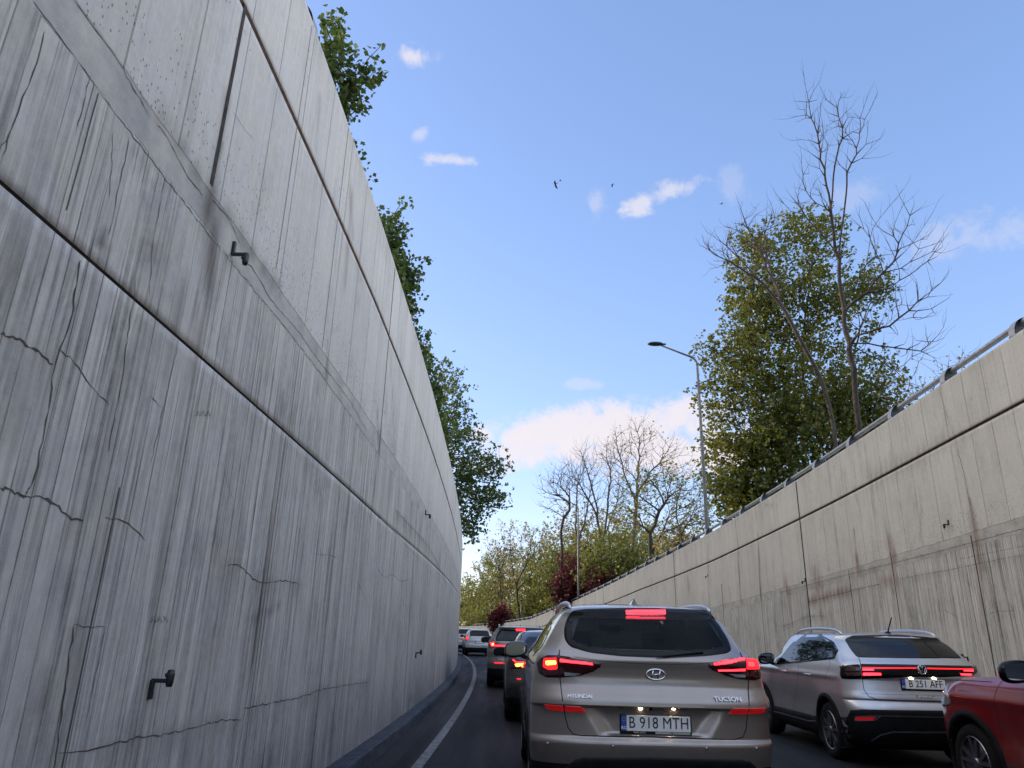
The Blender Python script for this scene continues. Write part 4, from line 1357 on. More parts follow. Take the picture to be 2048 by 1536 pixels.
# far off wood closing the view behind the park
rng = np.random.default_rng(77)
cs = []
for i in range(170):
    x = rng.uniform(-60, 130)
    y = 165 + rng.uniform(-8, 22)
    c = np.array([x, y, 2 + rng.random() * (3.0 + 2.5 * sin(x * .09) ** 2)])
    cs.append(c + rng.normal(0, 1, (130, 3)) * np.array([2.6, 2.6, 1.7]))
cs = np.concatenate(cs)
V, Fq = leaves(rng, cs, 2, .5, .55)
tag(mk('far_woodland', V, Fq, M['leafY']), 'hazy far off woodland closing the view beyond the road', 'woodland', kind='stuff')


# ------------------------------------------------------------------ cars
def paint(name, col, metal=.75, rough=.34, flake=.06):
    m = bpy.data.materials.new(name)
    m.use_nodes = True
    t = m.node_tree
    p = t.nodes['Principled BSDF']
    q = NB(t)
    g = q.n('ShaderNodeTexCoord').outputs['Object']
    dirt = q.noise(g, 2.2, 5.0, .65)
    z = q.sep(g)[2]
    low = q.ramp(z, .35, .9, .55, .0)
    dm = q.m('MULTIPLY', q.ramp(dirt, .35, .75), q.m('ADD', low, .10))
    q.put(p.inputs['Base Color'], q.mix(dm, col + (1,), (.16, .145, .125, 1)))
    p.inputs['Metallic'].default_value = metal
    q.put(p.inputs['Roughness'], q.m('ADD', rough, q.m('MULTIPLY', dm, .35)))
    p.inputs['Coat Weight'].default_value = 1.0
    q.put(p.inputs['Coat Roughness'], q.m('MULTIPLY_ADD', dm, .4, .05))
    fl = q.noise(g, 900.0, 1.0)
    q.put(p.inputs['Normal'], q.bump(fl, flake, .0006))
    return m


def tinted(name, tint, gl=.12):
    m = bpy.data.materials.new(name)
    m.use_nodes = True
    t = m.node_tree
    t.nodes.clear()
    q = NB(t)
    tr = q.n('ShaderNodeBsdfTransparent')
    tr.inputs[0].default_value = tint + (1,)
    g = q.n('ShaderNodeBsdfGlossy')
    g.inputs['Roughness'].default_value = .02
    g.inputs[0].default_value = (.45, .48, .52, 1)
    lw = q.n('ShaderNodeFresnel')
    lw.inputs[0].default_value = 1.5
    mx = q.n('ShaderNodeMixShader')
    q.put(mx.inputs[0], q.m('ADD', lw.outputs[0], gl - .04, clamp=True))
    t.links.new(tr.outputs[0], mx.inputs[1])
    t.links.new(g.outputs[0], mx.inputs[2])
    o = q.n('ShaderNodeOutputMaterial')
    t.links.new(mx.outputs[0], o.inputs[0])
    return m


M['beige'] = paint('beige_silver_paint', (.34, .29, .255))
M['silver'] = paint('silver_paint', (.52, .53, .55))
M['red'] = paint('dark_red_paint', (.24, .006, .009), .45, .28)
M['grey'] = paint('warm_grey_paint', (.22, .205, .19))
M['blackp'] = paint('black_brown_paint', (.030, .024, .024), .3, .25)
M['white'] = paint('white_silver_paint', (.62, .63, .64), .3, .35)
M['clad'] = mat('black_cladding_plastic', (.006, .0065, .008), .6, spec=.22, noise=.3, nscale=9)
M['frit'] = mat('black_glass_border', (.003, .003, .004), .08, spec=.22)
M['dglass'] = mat('dark_tinted_glass', (.004, .005, .007), .03, spec=.30)
M['glass'] = tinted('smoked_rear_glass', (.46, .54, .53), .02)
M['wglass'] = tinted('greenish_windscreen_glass', (.74, .92, .87), .02)
M['chrome'] = mat('polished_chrome', (.75, .75, .76), .10, 1.0)
M['satin'] = mat('satin_aluminium', (.55, .56, .58), .28, .9)
M['tyre'] = mat('tyre_rubber', (.006, .006, .0065), .85, spec=.2, noise=.3, nscale=14)
M['rim'] = mat('machined_rim', (.22, .22, .24), .32, .9)
M['rimd'] = mat('dark_rim', (.015, .015, .018), .35, .3)
M['gap'] = mat('panel_gap_shadow', (.006, .006, .006), .9)
M['lens'] = mat('red_lamp_lens', (.16, .004, .006), .10, coat=.8)
M['lensd'] = mat('dark_red_lamp_lens', (.035, .003, .005), .08, coat=.8)
M['refl'] = mat('red_reflector', (.42, .010, .014), .22, coat=.7, emis=(1, .02, .02), es=.05)
M['lampr'] = mat('lit_red_lamp', (.5, .01, .01), .3, emis=(1.0, .010, .016), es=4.5)
M['lampr2'] = mat('dim_lit_red_lamp', (.4, .01, .01), .3, emis=(1.0, .010, .016), es=.9)
M['lampo'] = mat('hot_orange_lamp', (.6, .1, .02), .3, emis=(1.0, .16, .015), es=8.0)
M['lampw'] = mat('number_plate_bulb', (1, .9, .7), .3, emis=(1.0, .80, .50), es=40.0)
M['clearl'] = mat('clear_lamp_lens', (.30, .32, .34), .08, .3, coat=1.0)
M['platew'] = mat('white_plate', (.84, .83, .78), .35, noise=.05, nscale=20)
M['plateb'] = mat('blue_plate_band', (.015, .07, .36), .35)
M['ink'] = mat('black_ink', (.008, .008, .008), .4)
M['whiteink'] = mat('white_ink', (.75, .75, .75), .4)
M['yellowink'] = mat('yellow_ink', (.8, .6, .05), .4)
M['mirror'] = mat('mirror_glass', (.33, .35, .37), .02, 1.0)
M['seat'] = mat('dark_seat_fabric', (.018, .018, .02), .85)
M['trim'] = mat('dark_interior', (.010, .010, .012), .8)


def pchip(xs, ys, x):
    xs, ys = np.asarray(xs, float), np.asarray(ys, float)
    h = np.diff(xs)
    d = np.diff(ys) / h
    m = np.zeros(len(xs))
    for i in range(1, len(xs) - 1):
        if d[i - 1] * d[i] > 0:
            w1, w2 = 2 * h[i] + h[i - 1], h[i] + 2 * h[i - 1]
            m[i] = (w1 + w2) / (w1 / d[i - 1] + w2 / d[i])
    m[0], m[-1] = d[0], d[-1]
    i = np.clip(np.searchsorted(xs, x) - 1, 0, len(h) - 1)
    t = (x - xs[i]) / h[i]
    return ((2 * t ** 3 - 3 * t ** 2 + 1) * ys[i] + (t ** 3 - 2 * t ** 2 + t) * h[i] * m[i]
            + (-2 * t ** 3 + 3 * t ** 2) * ys[i + 1] + (t ** 3 - t ** 2) * h[i] * m[i + 1])


def arc_resample(x, y, n):
    d = np.concatenate([[0], np.cumsum(np.hypot(np.diff(x), np.diff(y)))])
    t = np.linspace(0, d[-1], n)
    return np.interp(t, d, x), np.interp(t, d, y)


def sstep(a, b_, x):
    t = np.clip((x - a) / (b_ - a), 0, 1)
    return t * t * (3 - 2 * t)


class Car:
    def __init__(s, name, label, prof, loc, yaw, paintm, group, res=1.0, nexp=3.2, feat=None, arches=(), cladz=None, cut=None, cat='car', bow=.015):
        s.root = empty(name, loc, yaw)
        tag(s.root, label, cat, group)
        s.mw = Matrix.Translation(loc) @ Matrix.Rotation(yaw, 4, 'Z')
        s.mi = s.mw.inverted()
        A = np.array(prof, float)
        z, W_, R, F, cr, cf = A.T
        k = np.concatenate([[0], np.cumsum(np.maximum.reduce([np.diff(z), .35 * np.abs(np.diff(W_)), .35 * np.abs(np.diff(R)), .12 * np.abs(np.diff(F))]) + 1e-4)])
        nn = max(40, int(k[-1] / (.0125 / res)))
        t = np.unique(np.concatenate([np.linspace(0, k[-1], nn), k]))
        zz, WW, RR, FF, CR, CF = [pchip(k, q_, t) for q_ in (z, W_, R, F, cr, cf)]
        N1, N2, N3 = int(44 * res), int(110 * res), int(30 * res)
        th = np.linspace(0, pi / 2, 200)
        rows = []
        for i in range(len(t)):
            w = WW[i]
            c1, c2 = min(CR[i], (FF[i] - RR[i]) * .4), min(CF[i], (FF[i] - RR[i]) * .4)
            ex = 2 / nexp
            x1, y1 = w * np.sin(th) ** ex, RR[i] + c1 * (1 - np.clip(np.cos(th), 0, 1) ** ex)
            x1, y1 = arc_resample(x1, y1, N1)
            y2 = np.linspace(RR[i] + c1, FF[i] - c2, N2)[1:-1]
            x2 = np.full(len(y2), w) + bow * np.sin(np.linspace(0, pi, len(y2)))
            ex2 = 2 / 2.5
            x3, y3 = w * np.cos(th) ** ex2, FF[i] - c2 * (1 - np.clip(np.sin(th), 0, 1) ** ex2)
            x3, y3 = arc_resample(x3, y3, N3)
            x, y = np.concatenate([x1, x2, x3]), np.concatenate([y1, y2, y3])
            x, y = np.concatenate([x, -x[-2:0:-1]]), np.concatenate([y, y[-2:0:-1]])
            rows.append(np.stack([x, y, np.full(len(x), zz[i])], 1))
        V = np.stack(rows)
        n, m = V.shape[:2]
        if feat:
            V = feat(V)
        V = V.reshape(-1, 3)
        j = np.arange(m)
        j2 = (j + 1) % m
        i = np.arange(n - 1)[:, None] * m
        Fq = np.stack([i + j, i + j2, i + m + j2, i + m + j], -1).reshape(-1, 4)
        fl = [tuple(f) for f in Fq.tolist()]
        s.bvh = BVHTree.FromPolygons([tuple(v) for v in V], fl + [tuple(range((n - 1) * m, n * m))])
        C = V[Fq].mean(1)
        keep = np.ones(len(Fq), bool)
        s.arches = arches
        for yc, zc, r in arches:
            keep &= ~((np.hypot(C[:, 1] - yc, C[:, 2] - zc) < r) & (np.abs(C[:, 0]) > .45))
        if cut:
            keep &= ~cut(C)
        mi = np.zeros(len(Fq), int)
        if cladz is not None:
            mi[C[:, 2] < cladz] = 1
        fl2 = [fl[q_] for q_ in np.where(keep)[0]]
        mi = list(mi[keep])
        fl2.append(tuple(range((n - 1) * m, n * m)))
        mi.append(0)
        fl2.append(tuple(range(m))[::-1])
        mi.append(1)
        s.body = mk('body', V, fl2, [paintm, M['clad']], s.root, smooth=True, mi=mi)
        s.paint = paintm
        if arches:
            for yc, zc, r in arches:
                for sg in (-1, 1):
                    w = MB()
                    Vw, Fw = [], []
                    N = 28
                    for xx in (sg * .90 * max(W_) / .92, sg * .50):
                        for k_ in range(N):
                            g = 2 * pi * k_ / N
                            Vw.append((xx, yc + (r + .012) * cos(g), max(.17, zc + (r + .012) * sin(g))))
                    for k_ in range(N):
                        k2 = (k_ + 1) % N
                        Fw.append((k_, k2, N + k2, N + k_))
                    Fw.append(tuple(range(N, 2 * N)))
                    w.add(Vw, Fw)
                    w.build('wheel_well', M['trim'], s.root)

    # ---- projection of outlines on the body
    def hit(s, a, b_, axis):
        o, d = {'rear': ((a, -4, b_), (0, 1, 0)), 'left': ((-4, a, b_), (1, 0, 0)), 'right': ((4, a, b_), (-1, 0, 0)), 'front': ((a, 12, b_), (0, -1, 0)),
                'top': ((a, b_, 4), (0, 0, -1))}[axis]
        p, nrm, _, _ = s.bvh.ray_cast(Vector(o), Vector(d))
        return p, nrm, Vector(d)

    def px(s, x, y):
        d = Vector(pxray(x, y))
        o = s.mi @ Vector((0, 0, EYE))
        dl = s.mi.to_3x3() @ d
        p, _, _, _ = s.bvh.ray_cast(o, dl)
        return p

    def pp(s, pts, axis):
        out = []
        for x, y in pts:
            p = s.px(x, y)
            if p is None:
                continue
            out.append({'rear': (p.x, p.z), 'left': (p.y, p.z), 'right': (p.y, p.z), 'front': (p.x, p.z), 'top': (p.x, p.y)}[axis])
        return out

    def patch(s, poly, axis, name, m, h=.004, bevel=.0, step=.03, parent=None, r=0.0, mb=None, mslot=0, inner=None, extra=0.0):
        poly = rnd(poly, r) if r else poly
        B = []
        n = len(poly)
        for i in range(n):
            a, c = Vector(poly[i]), Vector(poly[(i + 1) % n])
            k = max(1, int((c - a).length / step + .5))
            B += [a + (c - a) * (q_ / k) for q_ in range(k)]
        nb = len(B)
        Bn = np.array([tuple(v) for v in B])
        lo, hi = Bn.min(0), Bn.max(0)

        def inside(P):
            x, y = P[:, 0], P[:, 1]
            c = np.zeros(len(P), bool)
            for i in range(nb):
                x1, y1 = Bn[i - 1]
                x2, y2 = Bn[i]
                cond = ((y1 > y) != (y2 > y)) & (x < (x2 - x1) * (y - y1) / (y2 - y1 + 1e-12) + x1)
                c ^= cond
            return c

        def dist(P):
            d = np.full(len(P), 9.0)
            for i in range(nb):
                a, c = Bn[i - 1], Bn[i]
                L = c - a
                t = np.clip(((P - a) @ L) / (L @ L + 1e-12), 0, 1)
                d = np.minimum(d, np.linalg.norm(P - a - t[:, None] * L, axis=1))
            return d
        gx, gy = np.meshgrid(np.arange(lo[0], hi[0], step), np.arange(lo[1], hi[1], step))
        G = np.stack([gx.ravel() + (gy.ravel() / step % 2).round() * step * .25, gy.ravel()], 1)
        G = G[inside(G)]
        if len(G):
            G = G[dist(G) > step * .45]
        if bevel and len(G):        # a ring just inside the rim rounds the edge over
            cen = Bn.mean(0)
            for q_ in (.35, 1.0):
                nx = np.roll(Bn, -1, 0) - np.roll(Bn, 1, 0)
                nrm = np.stack([-nx[:, 1], nx[:, 0]], 1)
                nrm /= np.linalg.norm(nrm, axis=1, keepdims=True) + 1e-9
                R_ = Bn + nrm * bevel * q_
                ok = inside(R_)
                R2 = Bn - nrm * bevel * q_
                ok2 = inside(R2)
                R_ = np.where(ok[:, None], R_, R2)[ok | ok2]
                R_ = R_[dist(R_) > bevel * q_ * .8]
                G = np.concatenate([G, R_])
        allp = [Vector(v) for v in Bn] + [Vector(v) for v in G]
        res = delaunay_2d_cdt(allp, [(i, (i + 1) % nb) for i in range(nb)], [], 1, 1e-6)
        P2 = np.array([tuple(v) for v in res[0]])
        D = dist(P2)
        Vo = []
        for (a, c), d in zip(P2, D):
            p, nrm, dr = s.hit(a, c, axis)
            if p is None:
                q_ = {'rear': (a, 0, c), 'left': (-1, a, c), 'right': (1, a, c), 'front': (a, 5, c), 'top': (a, c, 2)}[axis]
                p, nrm, _, _ = s.bvh.find_nearest(Vector(q_))
            if nrm.dot(dr) > 0:
                nrm = -nrm
            if bevel:
                f = min(1, d / bevel)
                off = -.002 + (h + .002) * sqrt(max(0, 1 - (1 - f) ** 2))
            else:
                off = h
            Vo.append(p + nrm * off - dr * extra)
        Fo = [tuple(f) for f in res[2]]
        # make the faces look outwards
        out = []
        for f in Fo:
            a, b_, c = Vo[f[0]], Vo[f[1]], Vo[f[2]]
            nn = (b_ - a).cross(c - a)
            out.append(f if nn.dot(dr) < 0 else f[::-1])
        if mb is not None:
            mb.add(Vo, out, mslot)
            return None
        mats, mi = [m], None
        if inner is not None:
            mats = [m, inner[0]]
            cen = np.array([P2[list(f)].mean(0) for f in out])
            mi = (dist(cen) > inner[1]).astype(int)
            if len(inner) > 2:
                mi &= inner[2](cen).astype(int)
        return mk(name, Vo, out, mats, parent or s.root, smooth=True, mi=mi)

    def ribbon(s, line, w, axis, mb, h=.0015, mslot=0, step=.03):
        Q = []
        for a, c in zip(line[:-1], line[1:]):
            a, c = Vector(a), Vector(c)
            k = max(1, int((c - a).length / step))
            Q += [a + (c - a) * (i / k) for i in range(k)]
        Q.append(Vector(line[-1]))
        Vo, Fo = [], []
        for i, p in enumerate(Q):
            t = (Q[min(i + 1, len(Q) - 1)] - Q[max(i - 1, 0)]).normalized()
            nn = Vector((-t.y, t.x))
            for sg in (-1, 1):
                q_ = p + nn * w / 2 * sg
                hp, nrm, dr = s.hit(q_.x, q_.y, axis)
                if hp is None:
                    hp, nrm, dr = s.hit(p.x, p.y, axis)
                if hp is None:
                    return
                if nrm.dot(dr) > 0:
                    nrm = -nrm
                Vo.append(hp + nrm * h)
        for i in range(len(Q) - 1):
            Fo.append((2 * i, 2 * i + 1, 2 * i + 3, 2 * i + 2))
        mb.add(Vo, Fo, mslot)

    def wheel(s, x, y, r, style, sides=(-1, 1), w=.22):
        for sg in sides:
            e = MB()
            X = sg * x
            e.lathe([(.02, -.02 * sg), (r * .60, -.02 * sg), (r * .62, -.07 * sg)], 24, 'X', (X, y, r))
            hub = e.build('wheel', M['rimd'], s.root, smooth=True)
            tb = MB()
            tb.lathe([(r * .66, 0.0), (r * .74, sg * .012), (r * .86, sg * .012), (r * .95, -.004 * sg), (r * .995, -.03 * sg), (r, -.06 * sg), (r, -.16 * sg), (r * .97, -.20 * sg), (r * .7, -.215 * sg)], 40, 'X', (X, y, r))
            tb.build('tyre', M['tyre'], hub, smooth=True)
            rb = MB()
            rb.lathe([(r * .68, .004 * sg), (r * .665, .010 * sg), (r * .64, .004 * sg), (r * .63, -.05 * sg)], 40, 'X', (X, y, r))
            rb.lathe([(.001, .006 * sg), (r * .10, .006 * sg), (r * .14, -.006 * sg), (r * .15, -.02 * sg)], 20, 'X', (X, y, r))
            ns = 5
            for k in range(ns):
                g = 2 * pi * k / ns + .31
                for dg in ((-.17, .17) if style != 'plain' else (0,)):
                    a0, a1 = g + dg * .5, g + dg * 1.5
                    p0 = Vector((X - sg * .004, y + r * .12 * cos(a0), r + r * .12 * sin(a0)))
                    p1 = Vector((X + sg * .002, y + r * .65 * cos(a1), r + r * .65 * sin(a1)))
                    d = (p1 - p0).normalized()
                    n_ = Vector((sg, 0, 0))
                    u = d.cross(n_).normalized()
                    w0, w1 = r * .045, r * (.035 if style != 'fork' else .05)
                    t_ = .02
                    VV = [p0 + u * w0, p0 - u * w0, p1 - u * w1, p1 + u * w1]
                    VV += [v - n_ * t_ for v in VV]
                    rb.add(VV, [(0, 1, 2, 3), (0, 4, 5, 1), (1, 5, 6, 2), (2, 6, 7, 3), (3, 7, 4, 0)])
            rb.build('rim', M['rim'], hub)

    def arch_trim(s, yc, zc, r0, r1, sides=('left', 'right'), zmin=.25, h=.010):
        for ax in sides:
            mb_ = MB()
            N = 30
            Vo, Fo = [], []
            g0, g1 = -.25, pi + .25
            for i in range(N + 1):
                g = g0 + (g1 - g0) * i / N
                for k, rr_ in enumerate((r0 - .004, r0, (r0 + r1) / 2, r1)):
                    y, z = yc + rr_ * cos(g), max(zmin, zc + rr_ * sin(g))
                    hp, nrm, dr = s.hit(y, z, ax)
                    if hp is None:
                        hp, nrm, _, _ = s.bvh.find_nearest(Vector((-1 if ax == 'left' else 1, y, z)))
                    off = (-.05, h, h + .004, .0015)[k]
                    Vo.append(hp - dr * off)
            for i in range(N):
                for k in range(3):
                    a = i * 4 + k
                    Fo.append((a, a + 1, a + 5, a + 4))
            mb_.add(Vo, Fo)
            mb_.build('arch_trim', M['clad'], s.root, smooth=True)

    def rail(s, x0, x1, y0, y1, z, sides=(-1, 1), lift=.05, mname='satin'):
        for sg in sides:
            mb_ = MB()
            pts = []
            for i in range(25):
                t = i / 24
                y = y0 + (y1 - y0) * t
                x = x0 + (x1 - x0) * t
                hp, _, _ = s.hit(sg * x, y, 'top')
                zz = hp.z if hp else z
                pts.append((sg * x, y, zz + (lift + .006) * max(0.0, sin(pi * t)) ** .42 + .004))
            mb_.tube(pts, [.014 + .009 * min(1, min(i, 24 - i) / 3) for i in range(25)], 8)
            mb_.build('roof_rail', M[mname], s.root, smooth=True)

    def door_mirror(s, y, z, out, glassm='mirror', m='frit', sides=(-1, 1), sc=1.0):
        for sg in sides:
            hp, _, _ = s.hit(y, z - .02, 'left' if sg < 0 else 'right')
            xb = abs(hp.x) if hp else .85
            cx = sg * (xb + out)
            bm = bmesh.new()
            bmesh.ops.create_icosphere(bm, subdivisions=3, radius=1)
            for v in bm.verts:
                c = v.co
                c.x = math.copysign(abs(c.x) ** .75, c.x) * .125 * sc
                c.z = math.copysign(abs(c.z) ** .75, c.z) * .085 * sc
                c.y = (c.y * .10 if c.y > 0 else max(c.y, -.45) * .075) * sc
                c.z += .012 * (1 - c.x * sg / .125)
            bm.transform(Matrix.Translation((cx, y, z + .03)))
            bm.verts.index_update()
            e = MB()
            e.add([v.co for v in bm.verts], [[v.index for v in f.verts] for f in bm.faces])
            bm.free()
            e.tube([(sg * (xb - .03), y + .03, z - .05), (sg * (xb + .05), y + .02, z - .02), (cx, y + .02, z)], .024, 8)
            body = e.build('door_mirror', M[m], s.root, smooth=True)
            g = MB()
            N = 26
            Vg = []
            for k in range(N):
                a = 2 * pi * k / N
                ca, sa = cos(a), sin(a)
                Vg.append((cx + math.copysign(abs(ca) ** .6, ca) * .104 * sc, y - .0365 * sc, z + .036 + math.copysign(abs(sa) ** .6, sa) * .062 * sc + .010 * (1 - ca * sg)))
            g.add(Vg, [tuple(range(N))])
            g.build('mirror_glass', M[glassm], body)


def rnd(poly, r, k=5):
    out = []
    n = len(poly)
    for i in range(n):
        p, a, c = Vector(poly[i]), Vector(poly[i - 1]), Vector(poly[(i + 1) % n])
        d1, d2 = (a - p), (c - p)
        r1 = min(r, d1.length * .45, d2.length * .45)
        p1, p2 = p + d1.normalized() * r1, p + d2.normalized() * r1
        for q in range(k + 1):
            t = q / k
            out.append(tuple(p1 * (1 - t) ** 2 + p * 2 * t * (1 - t) + p2 * t * t))
    return out


def text_mesh(txt, size, name, m, parent, loc, rot=(pi / 2, 0, 0), extrude=.001, sx=1.0, align='CENTER', bold=0.0, shear=0.0, spacing=1.0):
    cu = bpy.data.curves.new(name, 'FONT')
    cu.body = txt
    cu.size = size
    cu.extrude = extrude
    cu.offset = bold
    cu.shear = shear
    cu.space_character = spacing
    cu.align_x = align
    cu.align_y = 'CENTER'
    cu.resolution_u = 3
    ob = bpy.data.objects.new(name, cu)
    COL.objects.link(ob)
    me = bpy.data.meshes.new_from_object(ob, depsgraph=DG)
    bpy.data.objects.remove(ob)
    me.transform(Matrix.Scale(sx, 4, (1, 0, 0)))
    me.materials.clear()
    me.materials.append(m)
    o = bpy.data.objects.new(name, me)
    COL.objects.link(o)
    o.parent = parent
    o.location = loc
    o.rotation_euler = rot
    return o


def lettering(car, txt, size, name, x, y, **kw):
    p = car.px(x, y)
    _, nrm, _ = car.hit(p.x, p.z, 'rear')
    nrm = nrm if nrm.y < 0 else -nrm
    q = p + nrm * .008
    return text_mesh(txt, size, name, M['chrome'], car.root, tuple(q), rot=(pi / 2 - atan2(nrm.z, -nrm.y), 0, atan2(nrm.x, -nrm.y)), extrude=.004, **kw)


DG = bpy.context.evaluated_depsgraph_get()


def licence_plate(car, x, z, txt, tilt=0.0, w=.52, lift=.012, dealer=None):
    hp, _, _ = car.hit(x, z, 'rear')
    y = min(car.hit(x + dx, z + dz, 'rear')[0].y for dx in (-.24, 0, .24) for dz in (-.05, .05)) - lift
    f = MB()
    f.box((0, 0, 0), (w + .02, .014, .135), bev=.005)
    fr = f.build('licence_plate', M['clad'], car.root)
    fr.location = (x, y, z)
    fr.rotation_euler = (tilt, 0, 0)
    p = MB()
    p.box((0, -.0085, .008), (w, .003, .108), bev=.001)
    p.build('plate_panel', M['platew'], fr)
    bb = MB()
    bb.box((-w / 2 + .020, -.0105, .008), (.040, .002, .108))
    bb.build('blue_band', M['plateb'], fr)
    text_mesh('RO', .032, 'country_code', M['whiteink'], fr, (-w / 2 + .0205, -.0125, -.026), bold=.0006)
    st = MB()
    for k in range(12):
        g = 2 * pi * k / 12
        st.lathe([(.0, 0), (.0019, 0)], 5, 'Y', (-w / 2 + .020 + .012 * cos(g), -.0122, .032 + .012 * sin(g)))
    st.build('star_ring', M['yellowink'], fr)
    if txt:
        text_mesh(txt, .112, 'plate_number', M['ink'], fr, (.022, -.0112, .008), sx=.84, bold=.0, spacing=1.03)
    if dealer:
        b2 = MB()
        b2.box((w * .24, -.0082, -.056), (w * .50, .003, .016))
        b2.build('pale_strip', M['satin'], fr)
        text_mesh(dealer[0], .015, 'dealer_name', M['whiteink'], fr, (-w * .24, -.0085, -.056))
        text_mesh(dealer[1], .014, 'dealer_phone', M['ink'], fr, (w * .24, -.011, -.056))
    return fr

GQ = 'cars queuing in the cutting'


def body_feat(V, recess=None, scallop=(.45, .85, .018), shoulder=None, length=4.4):
    x, y, z = V[..., 0], V[..., 1], V[..., 2]
    if recess:
        z0, z1, w0, w1, d = recess
        hw = w0 + (w1 - w0) * np.clip((z - z0) / (z1 - z0), 0, 1)
        mk_ = sstep(0, .13, hw - np.abs(x)) * sstep(z0 - .012, z0 + .012, z) * (1 - sstep(z1 - .006, z1 + .006, z)) * (y < .5)
        V[..., 1] += d * mk_
    if scallop:
        a, b_, d = scallop
        m_ = np.exp(-((z - (a + b_) / 2) / ((b_ - a) / 2)) ** 2) * sstep(.9, 1.3, y) * (1 - sstep(length - 1.4, length - 1.0, y))
        V[..., 0] -= np.sign(x) * d * m_ * (np.abs(x) > .4)
    if shoulder:
        zc, w, d = shoulder
        m_ = np.exp(-((z - zc) / w) ** 2) * sstep(.2, .7, y) * (1 - sstep(length - .7, length - .2, y))
        V[..., 0] += np.sign(x) * d * m_ * (np.abs(x) > .4)
    return V


# ================================================================= 1. beige silver SUV straight ahead
prof = [(.20, .80, .18, 4.25, .25, .5), (.28, .86, .10, 4.38, .25, .5), (.40, .900, .05, 4.44, .27, .5), (.50, .918, .025, 4.46, .28, .5), (.60, .926, .002, 4.47, .28, .5),
        (.645, .930, -.004, 4.48, .28, .5), (.662, .930, .0, 4.48, .28, .5), (.69, .930, .028, 4.48, .28, .5), (.80, .930, .026, 4.47, .28, .5), (.885, .930, .014, 4.45, .28, .5), (.905, .930, -.004, 4.44, .28, .5),
        (.93, .929, -.002, 4.42, .28, .5), (1.0, .926, .032, 4.3, .28, .55), (1.05, .920, .056, 4.0, .28, .6), (1.10, .914, .060, 3.55, .28, .6), (1.16, .902, .055, 3.3, .29, .5), (1.228, .880, .046, 3.12, .29, .45), (1.245, .870, .056, 3.07, .29, .45), (1.262, .858, .078, 3.03, .29, .45),
        (1.29, .835, .115, 2.96, .29, .45), (1.33, .805, .15, 2.86, .28, .45), (1.40, .765, .205, 2.70, .27, .45), (1.50, .705, .285, 2.44, .26, .4), (1.56, .664, .335, 2.40, .25, .4),
        (1.580, .648, .335, 2.34, .24, .4), (1.598, .628, .345, 2.26, .24, .4), (1.618, .598, .375, 2.18, .26, .4), (1.640, .55, .47, 2.08, .3, .4), (1.660, .45, .64, 1.96, .3, .4), (1.675, .29, .88, 1.8, .3, .3), (1.683, .10, 1.15, 1.6, .1, .1)]


def cut_t(C):
    x, y, z = C.T
    rear = (y < .75) & (z > 1.31) & (z < 1.545) & (np.abs(x) < .52 + .10 * (1.55 - z) / .25)
    front = (y > 2.2) & (z > 1.13) & (z < 1.57) & (np.abs(x) < .55)
    return rear | front


T = Car('parked_car', '', prof, (1.137, 5.93, 0), 0.0, M['beige'], GQ, res=1.0, feat=lambda V: body_feat(V, (.705, .898, .42, .56, .038)),
        arches=((.88, .36, .40), (3.55, .36, .40)), cladz=.50, cut=cut_t)
T.root.name = 'suv'
tag(T.root, 'beige silver SUV straight ahead, seen from behind, brake lights lit', 'car')
# tailgate glass
gl = [(1142, 1222), (1170, 1218), (1240, 1216), (1310, 1216), (1370, 1218), (1412, 1222), (1440, 1252), (1457, 1280), (1464, 1300), (1455, 1307), (1420, 1312), (1370, 1315), (1310, 1316), (1240, 1313), (1180, 1306), (1140, 1294), (1129, 1280), (1127, 1262), (1131, 1242)]
P = T.pp(gl, 'rear')
T.patch(P, 'rear', 'rear_window', M['frit'], h=.007, bevel=.012, step=.022, r=.04, inner=(M['glass'], .045, lambda c: (c[:, 1] < 1.53) & (np.abs(c[:, 0]) < .60)))
T.patch([(-.60, 1.125), (-.64, 1.30), (-.58, 1.50), (-.50, 1.585), (.50, 1.585), (.58, 1.50), (.64, 1.30), (.60, 1.125)], 'front', 'windscreen', M['frit'], h=.006, step=.04, inner=(M['wglass'], .045))
# high brake light
b_ = T.patch(T.pp([(1249, 1221), (1331, 1221), (1332, 1242), (1250, 1241)], 'rear'), 'rear', 'brake_light', M['lens'], h=.012, bevel=.006, step=.015, r=.006)
for k in range(16):
    x0 = 1252 + k * 4.95
    T.patch(T.pp([(x0, 1223), (x0 + 4.3, 1223), (x0 + 4.3, 1229), (x0, 1229)], 'rear'), 'rear', 'led', M['lampr'], h=.0155, step=.02, parent=b_)
q_ = MB()
T.patch(T.pp([(1252, 1236), (1330, 1236), (1330, 1239), (1252, 1239)], 'rear'), 'rear', '', None, h=.0155, step=.02, mb=q_)
q_.build('led_strip', M['lampr2'], b_)
